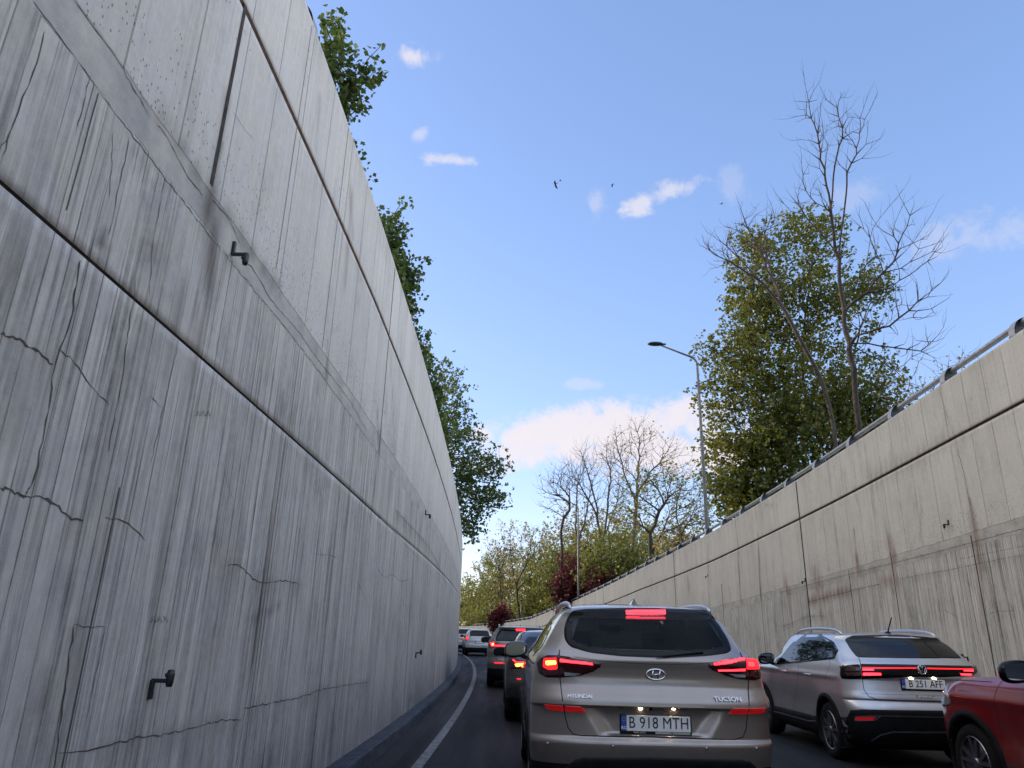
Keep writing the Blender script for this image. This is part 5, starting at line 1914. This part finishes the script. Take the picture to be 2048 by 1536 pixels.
# tail lamps
for side in (0, 1):
    if side == 0:
        out = [(1074, 1326), (1083, 1316), (1096, 1311), (1116, 1311), (1160, 1317), (1195, 1323), (1203, 1327), (1201, 1334), (1186, 1344), (1160, 1352), (1120, 1356), (1092, 1355), (1078, 1346)]
        hot = [(1090, 1317), (1115, 1316), (1116, 1338), (1100, 1340), (1088, 1334)]
        core = [(1093, 1322), (1113, 1321), (1114, 1328), (1095, 1330)]
        bar = [(1121, 1318), (1184, 1325), (1186, 1329), (1121, 1323)]
        cl_ = [(1129, 1344), (1162, 1347), (1150, 1351), (1130, 1352)]
        split = [(1117, 1311), (1120, 1356)]
        refl = [(1087, 1408), (1127, 1411), (1129, 1424), (1097, 1420)]
        refl2 = [(1129.5, 1411), (1162, 1413), (1174, 1425), (1131, 1424)]
    else:
        out = [(1416, 1327), (1450, 1320), (1490, 1315), (1506, 1316), (1516, 1324), (1520, 1345), (1519, 1358), (1510, 1361), (1480, 1359), (1452, 1352), (1426, 1341), (1417, 1334)]
        hot = [(1489, 1320), (1510, 1322), (1515, 1338), (1490, 1338)]
        core = [(1492, 1325), (1504, 1326), (1506, 1333), (1493, 1332)]
        bar = [(1426, 1326), (1488, 1319), (1488, 1323), (1427, 1330)]
        cl_ = [(1455, 1347), (1488, 1349), (1488, 1355), (1470, 1354)]
        split = [(1495, 1316), (1496, 1360)]
        refl = [(1466, 1416), (1497, 1416), (1497, 1429), (1456, 1429)]
        refl2 = [(1499, 1416), (1531, 1415), (1530, 1424), (1520, 1428), (1499, 1429)]
    lp = T.patch(T.pp(out, 'rear'), 'rear', 'tail_light', M['lensd'], h=.016, bevel=.014, step=.018)
    T.patch(T.pp(hot, 'rear'), 'rear', 'brake_lamp', M['lampr2'], h=.019, step=.012, r=.012, parent=lp)
    T.patch(T.pp(core, 'rear'), 'rear', 'lamp_core', M['lampo'] if side == 0 else M['lampr'], h=.021, step=.012, r=.008, parent=lp)
    T.patch(T.pp(bar, 'rear'), 'rear', 'light_bar', M['lampr'], h=.019, step=.02, parent=lp)
    if side == 1:
        T.patch(T.pp([(1434, 1339), (1488, 1337), (1488, 1341), (1436, 1342)], 'rear'), 'rear', 'light_bar', M['lampr'], h=.019, step=.02, parent=lp)
    T.patch(T.pp(cl_, 'rear'), 'rear', 'reversing_lens', M['clearl'], h=.019, step=.02, parent=lp)
    q_ = MB()
    T.ribbon(T.pp(split, 'rear'), .005, 'rear', q_, h=.0185)
    q_.build('lamp_split', M['gap'], lp)
    T.patch(T.pp(refl, 'rear'), 'rear', 'reflector', M['refl'], h=.007, bevel=.006, step=.015, r=.008)
    T.patch(T.pp(refl2, 'rear'), 'rear', 'reflector', M['refl'], h=.007, bevel=.006, step=.015, r=.008)
# panel gaps of tailgate and the lower cladding
g = MB()
gp_ = T.pp([(1119, 1300), (1116, 1330), (1120, 1356), (1125, 1400), (1130, 1430), (1136, 1455), (1146, 1468), (1160, 1471), (1300, 1474), (1470, 1479), (1486, 1474), (1492, 1458), (1497, 1420), (1497, 1362), (1488, 1325), (1480, 1305)], 'rear')
T.ribbon(gp_, .007, 'rear', g, h=.002)
T.ribbon([(-.60, 1.242), (-.3, 1.212), (0, 1.205), (.3, 1.212), (.60, 1.242)], .003, 'rear', g, h=.001)
g.build('tailgate_gap', M['gap'], T.root)
T.patch(T.pp([(1062, 1534), (1135, 1531), (1150, 1519), (1165, 1515), (1300, 1515), (1480, 1519), (1500, 1523), (1512, 1533), (1545, 1536)], 'rear') + [(.86, .30), (.7, .24), (-.7, .24), (-.86, .30)], 'rear', 'rear_diffuser', M['clad'], h=.012, bevel=.012, step=.04)
# parking sensors
for x, y in ((1226, 1493), (1413, 1497), (1095, 1487), (1513, 1497)):
    p = T.px(x, y)
    e = MB()
    e.lathe([(.0, -.008), (.010, -.007), (.012, .0)], 14, 'Y', tuple(p))
    e.build('parking_sensor', M['beige'], T.root, smooth=True)
# emblem: oval ring and slanted H
p = T.px(1311, 1349)
e = MB()
ring = [(.072 * cos(a), 0, .037 * sin(a)) for a in [2 * pi * k / 40 for k in range(41)]]
e.tube(ring, .0065, 8, cap=False)
for x0, x1 in ((-.036, -.018), (.018, .036)):
    e.tube([(x0, 0, -.027), ((x0 + x1) / 2, -.002, 0), (x1, 0, .027)], [.0075, .006, .0075], 8)
e.tube([(-.028, 0, -.006), (0, -.002, -.001), (.028, 0, .006)], [.004, .006, .004], 8)
em = e.build('badge', M['chrome'], T.root, smooth=True)
em.location = (p.x, p.y - .010, p.z)
lettering(T, 'HYUNDAI', .042, 'maker_lettering', 1160, 1394, bold=-.0002)
lettering(T, 'TUCSON', .050, 'model_lettering', 1455, 1400, sx=1.06)
pc = T.px(1311, 1449)
licence_plate(T, pc.x, pc.z, 'B 918 MTH', dealer=('TIRIAC AUTO', '*9141'), lift=.004)
for x in (1281, 1347):
    p = T.px(x, 1419)
    e = MB()
    e.box((p.x, p.y - .004, p.z + .002), (.022, .006, .004), bev=.001)
    e.build('plate_lamp', M['lampw'], T.root)
p = T.px(1301, 1416)
e = MB()
e.lathe([(0, -.020), (.014, -.018), (.016, 0)], 14, 'Y', (p.x, p.y, p.z - .004))
e.build('rear_camera', M['frit'], T.root, smooth=True)
# roof fittings
T.rail(.595, .60, .52, 2.2, 1.63, lift=.040)
e = MB()
e.add([(-.035, .80, 1.652), (.035, .80, 1.652), (.028, 1.04, 1.655), (-.028, 1.04, 1.655), (-.004, .795, 1.722), (.004, .795, 1.722), (.003, .84, 1.728), (-.003, .84, 1.728)],
      [(0, 1, 5, 4), (1, 2, 6, 5), (2, 3, 7, 6), (3, 0, 4, 7), (4, 5, 6, 7)])
e.build('shark_fin_antenna', M['beige'], T.root)
T.door_mirror(2.45, 1.20, .12, m='blackp')
T.patch([(.62, 1.30), (.80, 1.46), (1.3, 1.53), (2.1, 1.50), (2.75, 1.28), (2.85, 1.20), (.8, 1.22)], 'left', 'side_window', M['dglass'], h=.004, step=.06, r=.05)
T.patch([(.62, 1.30), (.80, 1.46), (1.3, 1.53), (2.1, 1.50), (2.75, 1.28), (2.85, 1.20), (.8, 1.22)], 'right', 'side_window', M['dglass'], h=.004, step=.06, r=.05)
T.wheel(.905, .88, .345, 'fork')
T.wheel(.905, 3.55, .345, 'fork')
T.arch_trim(.88, .36, .40, .46)
T.arch_trim(3.55, .36, .40, .46)
# interior seen through the glass
e = MB()
e.box((0, 1.9, .75), (1.5, 3.0, .45))
e.box((0, 2.95, 1.02), (1.5, .5, .16), bev=.05)
e.build('dashboard', M['trim'], T.root)
for x, y in ((-.38, 1.95), (.38, 1.95)):
    e = MB()
    e.box((x, y, 1.02), (.46, .14, .52), bev=.05)
    e.box((x, y - .01, 1.36), (.24, .10, .17), bev=.04)
    e.build('seat', M['seat'], T.root, smooth=True)
e = MB()
e.box((0, .95, .98), (1.25, .16, .44), bev=.05)
for x in (-.42, 0, .42):
    e.box((x, .95, 1.25), (.22, .08, .11), bev=.03)
e.build('rear_seat', M['seat'], T.root, smooth=True)
e = MB()
e.box((0, 2.42, 1.485), (.23, .03, .07), bev=.012)
e.build('inside_mirror', M['trim'], T.root, smooth=True)
# rear wiper resting at the foot of the glass
e = MB()
a, c = T.px(1312, 1314), T.px(1405, 1304)
e.tube([(a.x, a.y - .02, a.z), (c.x, c.y - .022, c.z)], .007, 6)
e.build('rear_wiper', M['clad'], T.root)

# ================================================================= 2. silver crossover in the right lane
prof = [(.20, .76, .20, 4.05, .25, .5), (.30, .83, .10, 4.18, .26, .5), (.42, .862, .04, 4.24, .27, .5), (.55, .875, .012, 4.25, .28, .5), (.62, .878, .0, 4.26, .28, .5), (.66, .880, .006, 4.26, .28, .5), (.715, .882, .030, 4.26, .28, .5),
        (.742, .882, .050, 4.25, .29, .5), (.760, .882, .034, 4.25, .29, .5), (.86, .878, .052, 4.22, .30, .5), (.97, .872, .062, 4.1, .31, .5), (1.02, .868, .052, 3.85, .32, .5), (1.05, .865, .055, 3.5, .32, .5), (1.10, .858, .062, 3.22, .32, .5), (1.135, .85, .075, 3.12, .32, .45),
        (1.17, .838, .12, 3.02, .32, .45), (1.21, .820, .19, 2.92, .32, .45), (1.30, .790, .33, 2.84, .31, .40), (1.40, .745, .49, 2.70, .30, .35), (1.455, .715, .585, 2.60, .29, .3), (1.475, .700, .585, 2.56, .28, .3), (1.496, .672, .61, 2.50, .28, .3),
        (1.516, .60, .74, 2.40, .3, .3), (1.532, .48, .92, 2.25, .3, .3), (1.542, .30, 1.12, 2.0, .25, .2), (1.547, .08, 1.35, 1.70, .1, .1)]
G2 = Car('crossover', 'silver crossover with wide red light bar ahead of the red car', prof, (5.06, 9.40, 0), radians(-1.0), M['silver'], GQ, res=1.0,
         feat=lambda V: body_feat(V, None, (.42, .80, .022), (.99, .035, .010), 4.26), arches=((.82, .335, .385), (3.37, .335, .385)), cladz=.42, nexp=3.0)
C2 = G2
gl = [(1688, 1279), (1703, 1271), (1789, 1269), (1874, 1276), (1896, 1292), (1924, 1317), (1820, 1317), (1714, 1315), (1700, 1298)]
C2.patch(C2.pp(gl, 'rear'), 'rear', 'rear_window', M['dglass'], h=.006, bevel=.01, step=.03, r=.03)
band = [(1719, 1328), (1800, 1329), (1945, 1332), (1943, 1352), (1880, 1355), (1820, 1354), (1723, 1358)]
bd = C2.patch(C2.pp(band, 'rear'), 'rear', 'tail_light_band', M['frit'], h=.010, bevel=.006, step=.03)
lw = C2.patch(C2.pp([(1675, 1330), (1719, 1328.5), (1723, 1358), (1683, 1358), (1679, 1350)], 'rear'), 'rear', 'tail_light', M['frit'], h=.012, bevel=.008, step=.025)
C2.patch(C2.pp([(1690, 1337), (1720, 1335), (1721, 1341), (1692, 1343)], 'rear'), 'rear', 'lamp_stripe', M['lensd'], h=.015, step=.02, parent=lw)
C2.patch(C2.pp([(1690, 1345), (1721, 1345), (1721, 1351), (1696, 1352)], 'rear'), 'rear', 'lamp_stripe', M['lensd'], h=.015, step=.02, parent=lw)
for poly, mm in (([(1725, 1335), (1832, 1336), (1832, 1338), (1725, 1337.5)], 'lampr2'), ([(1725, 1337.5), (1747, 1337.8), (1747, 1341), (1725, 1341)], 'lampr'), ([(1853, 1336.5), (1945, 1338), (1945, 1340), (1853, 1338.5)], 'lampr2'),
                 ([(1926, 1340), (1945, 1340), (1945, 1343.5), (1926, 1342.5)], 'lampr'), ([(1726, 1346), (1761, 1346.5), (1762, 1350.5), (1726, 1351)], 'lampr'), ([(1919, 1347), (1942, 1348), (1940, 1351.5), (1921, 1350.5)], 'lampr')):
    C2.patch(C2.pp(poly, 'rear'), 'rear', 'light_bar', M[mm], h=.0135, step=.03, parent=bd)
rw = C2.patch(C2.pp([(1945, 1331), (1951, 1334), (1952, 1345), (1944, 1352)], 'rear'), 'rear', 'tail_light', M['lensd'], h=.012, step=.02)
# round badge with the two stacked letters
p = C2.px(1843, 1339)
e = MB()
e.tube([(.052 * cos(2 * pi * k / 36), 0, .052 * sin(2 * pi * k / 36)) for k in range(37)], .005, 8, cap=False)
e.tube([(-.016, 0, .046), (0, 0, .010), (.016, 0, .046)], .0042, 6)
e.tube([(-.044, 0, .022), (-.017, 0, -.042), (0, 0, -.004), (.017, 0, -.042), (.044, 0, .022)], .0042, 6)
em = e.build('badge', M['chrome'], C2.root, smooth=True)
em.location = (p.x, p.y - .016, p.z)
p = C2.px(1846, 1370)
licence_plate(C2, p.x, p.z, 'B 251 AFF', lift=.006)
lettering(C2, 'TAIGO', .050, 'model_lettering', 1850, 1394, sx=1.15, spacing=1.45)
for x in (1822, 1868):
    p = C2.px(x, 1357)
    e = MB()
    e.box((p.x, p.y - .012, p.z), (.03, .008, .006))
    e.build('plate_lamp', M['lampw'], C2.root)
g = MB()
C2.ribbon(C2.pp([(1717, 1316), (1722, 1330), (1725, 1360), (1728, 1380), (1738, 1393), (1755, 1399), (1800, 1401), (1900, 1403)], 'rear'), .007, 'rear', g, h=.002)
C2.ribbon(C2.pp([(1724, 1387), (1780, 1389), (1920, 1391)], 'rear'), .003, 'rear', g, h=.001)
for l_ in ([(1660, 1316), (1660, 1330), (1650, 1360)], [(1597, 1322), (1597, 1345), (1590, 1400), (1588, 1420)], [(1545, 1325), (1542, 1360), (1545, 1400)]):
    C2.ribbon(C2.pp(l_, 'left'), .006, 'left', g, h=.0015)
g.build('panel_gap', M['gap'], C2.root)
# black lower bumper, silver trims, reflector
lowp = C2.pp([(1672, 1432), (1700, 1420), (1725, 1418), (1900, 1421), (1950, 1424)], 'rear')
C2.patch(lowp + [(.84, .27), (.5, .23), (-.6, .23), (-.84, .27)], 'rear', 'rear_diffuser', M['clad'], h=.010, bevel=.012, step=.04)
C2.patch(C2.pp([(1712, 1433), (1752, 1433), (1744, 1440), (1712, 1440)], 'rear'), 'rear', 'reflector', M['refl'], h=.016, step=.02)
g = MB()
C2.ribbon(C2.pp([(1711, 1441), (1711, 1432), (1760, 1431), (1800, 1432), (1905, 1434)], 'rear'), .010, 'rear', g, h=.014)
C2.ribbon(C2.pp([(1712, 1441), (1748, 1440), (1760, 1432)], 'rear'), .010, 'rear', g, h=.014)
C2.ribbon(C2.pp([(1742, 1480), (1760, 1469), (1785, 1463), (1900, 1464)], 'rear'), .014, 'rear', g, h=.014)
g.build('bumper_trim', M['satin'], C2.root)
C2.patch(C2.pp([(1552, 1329), (1568, 1306), (1588, 1283), (1612, 1265), (1642, 1264), (1668, 1283), (1678, 1302), (1669, 1318), (1598, 1326)], 'left'), 'left', 'window_surround', M['frit'], h=.002, step=.04, r=.03)
for pl in ([(1558, 1326), (1572, 1305), (1590, 1285), (1615, 1268), (1605, 1295), (1596, 1322)], [(1620, 1267), (1640, 1268), (1652, 1280), (1651, 1316), (1600, 1322)], [(1654, 1282), (1664, 1286), (1673, 1303), (1666, 1314), (1653, 1316)]):
    C2.patch(C2.pp(pl, 'left'), 'left', 'side_window', M['dglass'], h=.004, step=.04, r=.025)
g = MB()
C2.ribbon(C2.pp([(1558, 1328), (1600, 1323), (1666, 1316), (1674, 1303), (1664, 1283), (1640, 1268)], 'left'), .018, 'left', g, h=.003)
g.build('window_trim', M['frit'], C2.root)
C2.patch([(2.35, 1.06), (2.95, 1.05), (2.85, 1.2), (2.3, 1.36), (1.3, 1.44), (.95, 1.38), (1.0, 1.10)], 'right', 'side_window', M['dglass'], h=.004, step=.08, r=.05)
C2.patch([(-.62, 1.12), (-.5, 1.47), (.5, 1.47), (.62, 1.12)], 'front', 'windscreen', M['dglass'], h=.006, step=.08)
for y in (1.30, 2.22):
    hp, _, _ = C2.hit(y, .97, 'left')
    e = MB()
    e.tube([(hp.x - .012, y - .10, .972), (hp.x - .040, y - .07, .975), (hp.x - .040, y + .07, .975), (hp.x - .012, y + .10, .972)], .011, 8)
    e.build('door_handle', M['silver'], C2.root, smooth=True)
C2.rail(.615, .60, .72, 2.38, 1.5, lift=.05)
C2.door_mirror(2.74, 1.09, .13, m='frit')
e = MB()
hp, _, _ = C2.hit(.12, .98, 'top')
e.tube([(.12, .98, hp.z - .01), (.12, .98, hp.z + .02)], [.05, .025], 12)
e.tube([(.12, .98, hp.z + .01), (.14, .86, hp.z + .20)], [.010, .007], 8)
e.build('rod_antenna', M['frit'], C2.root, smooth=True)
C2.wheel(.86, .82, .335, 'twin')
C2.wheel(.86, 3.37, .335, 'twin')
C2.arch_trim(.82, .335, .385, .44)
C2.arch_trim(3.37, .335, .385, .44)
for ax in ('left', 'right'):
    C2.patch([(1.16, .24), (1.20, .46), (3.02, .44), (3.04, .24)], ax, 'sill', M['clad'], h=.012, bevel=.012, step=.06)
g = MB()
C2.ribbon([(1.24, .40), (1.5, .37), (2.8, .36), (3.0, .35)], .014, 'left', g, h=.016)
g.build('sill_trim', M['satin'], C2.root)

# ================================================================= 3. red crossover at the right edge
prof = [(.20, .80, .12, 4.10, .25, .55), (.30, .86, .06, 4.17, .25, .6), (.45, .895, .02, 4.20, .28, .62), (.60, .905, .0, 4.20, .28, .62), (.75, .908, .02, 4.19, .28, .62), (.88, .905, .04, 4.15, .28, .60), (.97, .895, .05, 4.08, .3, .58), (1.03, .880, .06, 3.98, .3, .55),
        (1.07, .862, .07, 3.84, .3, .50), (1.10, .845, .08, 3.62, .3, .46), (1.125, .832, .09, 3.32, .3, .42), (1.15, .825, .1, 3.02, .3, .4), (1.20, .80, .15, 2.86, .3, .4), (1.30, .76, .28, 2.66, .3, .4), (1.42, .69, .42, 2.38, .28, .4),
        (1.52, .62, .50, 2.05, .28, .4), (1.56, .5, .7, 1.85, .3, .3), (1.58, .3, 1.0, 1.6, .2, .2), (1.585, .1, 1.2, 1.5, .1, .1)]
C3 = Car('crossover', 'dark red car cut off by the right edge behind the silver crossover', prof, (5.40, 4.30, 0), 0.0, M['red'], GQ, res=1.0,
         feat=lambda V: body_feat(V, None, (.45, .82, .03), (.93, .05, .014), 4.2), arches=((.82, .345, .40), (3.36, .345, .40)), cladz=.30, nexp=3.0)
C3.patch([(3.60, .83), (3.60, .93), (3.75, 1.02), (3.97, 1.0), (4.03, .90), (3.98, .82), (3.80, .80)], 'left', 'headlight', M['clearl'], h=.012, bevel=.02, step=.03, r=.04)
C3.patch([(-.80, .80), (-.80, .92), (-.62, .97), (-.48, .92), (-.52, .80)], 'front', 'headlight', M['clearl'], h=.012, bevel=.02, step=.03, r=.03)
C3.patch([(.80, .80), (.80, .92), (.62, .97), (.48, .92), (.52, .80)], 'front', 'headlight', M['clearl'], h=.012, bevel=.02, step=.03, r=.03)
C3.patch([(-.42, .55), (-.42, .80), (.42, .80), (.42, .55)], 'front', 'grille', M['clad'], h=.012, bevel=.02, step=.05, r=.05)
C3.patch([(-.66, .26), (-.60, .42), (.60, .42), (.66, .26)], 'front', 'lower_grille', M['clad'], h=.012, bevel=.02, step=.05, r=.05)
g = MB()
C3.ribbon([(2.92, .36), (2.90, .7), (2.86, 1.0), (2.80, 1.13)], .006, 'left', g)
C3.ribbon([(2.95, 1.085), (3.3, 1.078), (3.6, 1.065), (3.85, 1.03)], .006, 'left', g)
C3.ribbon([(3.72, .80), (3.74, .6), (3.77, .5)], .005, 'left', g)
g.build('panel_gap', M['gap'], C3.root)
C3.wheel(.89, .82, .345, 'fork')
C3.wheel(.89, 3.36, .345, 'fork')
C3.arch_trim(3.36, .345, .40, .47)
C3.arch_trim(.82, .345, .40, .47)
C3.door_mirror(2.42, 1.155, .13, m='frit', sc=1.12)
for ax in ('left', 'right'):
    C3.patch([(.75, 1.16), (1.0, 1.42), (1.6, 1.50), (2.1, 1.43), (2.72, 1.17), (2.6, 1.13)], ax, 'side_window', M['dglass'], h=.004, step=.06, r=.04)
    C3.patch([(1.2, .24), (1.22, .40), (2.92, .40), (2.94, .24)], ax, 'sill', M['clad'], h=.012, bevel=.012, step=.06)
g = MB()
C3.ribbon([(.75, 1.145), (1.5, 1.125), (2.6, 1.115), (2.76, 1.135)], .014, 'left', g, h=.004)
g.build('window_trim', M['chrome'], C3.root)
C3.patch([(-.62, 1.17), (-.5, 1.50), (.5, 1.50), (.62, 1.17)], 'front', 'windscreen', M['dglass'], h=.006, step=.06)

# ================================================================= 4. black car between the beige SUV and the grey SUV
hatch = [(.20, .76, .16, 4.0, .25, .5), (.32, .84, .06, 4.15, .26, .5), (.45, .875, .02, 4.2, .28, .5), (.62, .888, .0, 4.2, .28, .5), (.72, .89, .02, 4.2, .28, .5), (.85, .886, .05, 4.1, .3, .5), (.95, .875, .07, 3.7, .3, .5), (1.0, .86, .10, 3.2, .3, .5), (1.06, .83, .16, 2.98, .3, .45),
         (1.15, .78, .30, 2.78, .3, .45), (1.28, .70, .52, 2.45, .3, .4), (1.40, .62, .76, 2.1, .3, .4), (1.44, .56, .85, 1.95, .3, .4), (1.465, .44, 1.0, 1.8, .3, .3), (1.48, .25, 1.2, 1.65, .2, .2), (1.485, .08, 1.35, 1.5, .1, .1)]
C4 = Car('hatchback', 'black brown hatchback half hidden behind the beige SUV, slanted orange lamp lit', hatch, (.90, 13.0, 0), radians(.5), M['blackp'], GQ, res=.6, arches=((.8, .33, .38), (3.35, .33, .38)), cladz=.4)
C4.patch([(-.66, 1.02), (-.60, 1.20), (-.50, 1.36), (.50, 1.36), (.60, 1.20), (.66, 1.02)], 'rear', 'rear_window', M['dglass'], h=.006, bevel=.01, step=.05, r=.05)
for sg in (-1, 1):
    lp = C4.patch([(sg * .84, .92), (sg * .80, .84), (sg * .45, .86), (sg * .45, .95), (sg * .80, .99)], 'rear', 'tail_light', M['lensd'], h=.014, bevel=.01, step=.03)
    C4.patch([(sg * .76, .975), (sg * .70, .93), (sg * .52, .945), (sg * .52, .955), (sg * .70, .945), (sg * .75, .982)], 'rear', 'light_bar', M['lampr'], h=.017, step=.02, parent=lp)
    C4.patch([(sg * .72, .915), (sg * .56, .935), (sg * .56, .90), (sg * .70, .875)], 'rear', 'indicator_lamp', M['lampo'], h=.017, step=.02, parent=lp)
    C4.patch([(sg * .50, .945), (sg * .34, .945), (sg * .34, .957), (sg * .50, .957)], 'rear', 'light_bar', M['lampr'], h=.017, step=.02, parent=lp)
    C4.patch([(sg * .66, .675), (sg * .45, .68), (sg * .45, .697), (sg * .70, .695)], 'rear', 'reflector', M['lampr2'], h=.014, step=.02)
C4.wheel(.865, .8, .33, 'plain')
C4.wheel(.865, 3.35, .33, 'plain')
for ax in ('left', 'right'):
    C4.patch([(.8, 1.04), (1.2, 1.28), (1.7, 1.36), (2.15, 1.30), (2.8, 1.06)], ax, 'side_window', M['dglass'], h=.004, step=.08, r=.04)
C4.patch([(-.62, 1.06), (-.5, 1.38), (.5, 1.38), (.62, 1.06)], 'front', 'windscreen', M['dglass'], h=.006, step=.08)
C4.door_mirror(2.45, 1.02, .12, m='frit', glassm='dglass')

# ================================================================= 5. grey SUV
suv = [(.20, .78, .16, 4.3, .25, .5), (.32, .86, .06, 4.45, .26, .5), (.50, .905, .02, 4.5, .28, .5), (.65, .918, .0, 4.52, .28, .5), (.80, .92, .03, 4.5, .28, .5), (.92, .918, .02, 4.4, .28, .5), (1.02, .91, .05, 4.0, .28, .5), (1.08, .90, .06, 3.4, .28, .5), (1.15, .88, .07, 3.2, .28, .5), (1.22, .85, .11, 3.05, .28, .45),
       (1.32, .79, .22, 2.85, .28, .45), (1.45, .71, .36, 2.5, .28, .4), (1.53, .65, .42, 2.25, .26, .4), (1.555, .63, .36, 2.15, .26, .4), (1.58, .59, .38, 2.05, .26, .4), (1.605, .48, .6, 1.9, .3, .3), (1.62, .3, .9, 1.75, .2, .2), (1.628, .08, 1.2, 1.5, .1, .1)]
C5 = Car('suv', 'warm grey SUV behind the black car, brake lamps glowing, roof rails', suv, (.43, 21.0, 0), radians(.8), M['grey'], GQ, res=.55, arches=((.9, .35, .41), (3.5, .35, .41)), cladz=.5)
C5.patch([(-.70, 1.20), (-.68, 1.35), (-.58, 1.515), (.58, 1.515), (.68, 1.35), (.70, 1.20)], 'rear', 'rear_window', M['dglass'], h=.006, bevel=.01, step=.05, r=.05)
bl = C5.patch([(-.13, 1.515), (.13, 1.515), (.13, 1.475), (-.13, 1.475)], 'rear', 'brake_light', M['lampr'], h=.014, step=.04)
for sg in (-1, 1):
    lp = C5.patch([(sg * .89, 1.10), (sg * .86, 1.17), (sg * .74, 1.17), (sg * .36, 1.095), (sg * .36, 1.075), (sg * .68, 1.06), (sg * .84, 1.03)], 'rear', 'tail_light', M['lens'], h=.016, bevel=.01, step=.03)
    C5.patch([(sg * .83, 1.15), (sg * .72, 1.16), (sg * .71, 1.07), (sg * .80, 1.06)], 'rear', 'brake_lamp', M['lampr'], h=.02, step=.03, parent=lp)
    C5.patch([(sg * .78, 1.125), (sg * .74, 1.125), (sg * .74, 1.09), (sg * .78, 1.09)], 'rear', 'lamp_core', M['lampo'], h=.022, step=.03, parent=lp)
    C5.patch([(sg * .70, 1.095), (sg * .40, 1.09), (sg * .40, 1.078), (sg * .70, 1.07)], 'rear', 'light_bar', M['lampr'], h=.02, step=.03, parent=lp)
    C5.patch([(sg * .70, .63), (sg * .48, .63), (sg * .48, .655), (sg * .72, .655)], 'rear', 'reflector', M['lampr2'], h=.014, step=.03)
licence_plate(C5, 0, .93, '', lift=.01)
C5.wheel(.895, .9, .35, 'plain')
C5.wheel(.895, 3.5, .35, 'plain')
C5.rail(.60, .60, .6, 2.3, 1.6, lift=.045)
C5.door_mirror(2.55, 1.17, .13, m='frit', glassm='dglass')
e = MB()
e.add([(-.03, .75, 1.60), (.03, .75, 1.60), (.02, .95, 1.61), (-.02, .95, 1.61), (0, .76, 1.67)], [(0, 1, 4), (1, 2, 4), (2, 3, 4), (3, 0, 4)])
e.build('shark_fin_antenna', M['grey'], C5.root)
g = MB()
C5.ribbon([(-.66, 1.18), (-.68, .95), (-.66, .74), (-.60, .70), (.60, .70), (.66, .74), (.68, .95), (.66, 1.18)], .008, 'rear', g)
g.build('tailgate_gap', M['gap'], C5.root)


def far_car(name, label, profile, x, y, yaw, pm, lamp, plate=None, rails=True, lit=True):
    c = Car(name, label, profile, (x, y, 0), yaw, M[pm], GQ, res=.4, arches=((.9, .34, .40), (3.4, .34, .40)), cladz=.5)
    zt = max(p[0] for p in profile)
    c.patch([(-.66, zt - .44), (-.60, zt - .16), (-.52, zt - .11), (.52, zt - .11), (.60, zt - .16), (.66, zt - .44)], 'rear', 'rear_window', M['dglass'], h=.006, step=.08, r=.05)
    for sg in (-1, 1):
        lp = c.patch([(sg * a, b_) for a, b_ in lamp], 'rear', 'tail_light', M['lens'], h=.014, bevel=.01, step=.04)
        if lit:
            cx = sum(a for a, _ in lamp) / len(lamp)
            cz = sum(b_ for _, b_ in lamp) / len(lamp)
            c.patch([(sg * (cx + .045), cz - .09), (sg * (cx - .045), cz - .06), (sg * (cx - .045), cz + .06), (sg * (cx + .045), cz + .09)], 'rear', 'brake_lamp', M['lampr'], h=.02, step=.05, parent=lp)
    licence_plate(c, 0, .80, '', lift=.012)
    c.wheel(.87, .9, .34, 'plain')
    c.wheel(.87, 3.4, .34, 'plain')
    c.door_mirror(2.5, 1.15, .13, m='frit', glassm='dglass')
    if rails:
        c.rail(.60, .60, .5, 2.3, zt, lift=.05)
    for ax in ('left', 'right'):
        c.patch([(.75, 1.16), (.95, 1.42), (2.1, 1.46), (2.8, 1.16)], ax, 'side_window', M['dglass'], h=.004, step=.1)
    return c


def hdg(y):
    return atan2(2 * (y - Y0) / KC, 1)


boxy = [(p[0], p[1], p[2] * .75, p[3], p[4], p[5]) for p in suv]
far_car('suv', 'white SUV with small C shaped red lamps, next ahead of the grey SUV in line', boxy, -1.66, 49.5, hdg(49.5), 'white', [(.88, 1.10), (.86, 1.20), (.74, 1.22), (.70, 1.12), (.70, 1.05), (.74, .95), (.86, .93)])
tall = [(p[0] * 1.06 if p[0] > .3 else p[0], p[1], p[2] * .7, p[3], p[4], p[5]) for p in suv]
far_car('suv', 'light SUV with tall upright red lamps beside the end of the left wall', tall, -3.02, 60, hdg(60), 'white', [(.88, 1.0), (.86, 1.25), (.74, 1.55), (.68, 1.52), (.70, 1.2), (.72, .95), (.84, .93)], rails=False)
far_car('hatchback', 'pale hatchback roof just visible left of the grey SUV', hatch, .30, 33.5, hdg(33.5), 'white', [(.84, .90), (.82, 1.02), (.62, .98), (.62, .88)], rails=False)
far_car('hatchback', 'farthest car, only its roof showing above the light SUV at the wall end', tall, -5.9, 76, hdg(76), 'grey', [(.84, .90), (.82, 1.02), (.62, .98), (.62, .88)], rails=False)
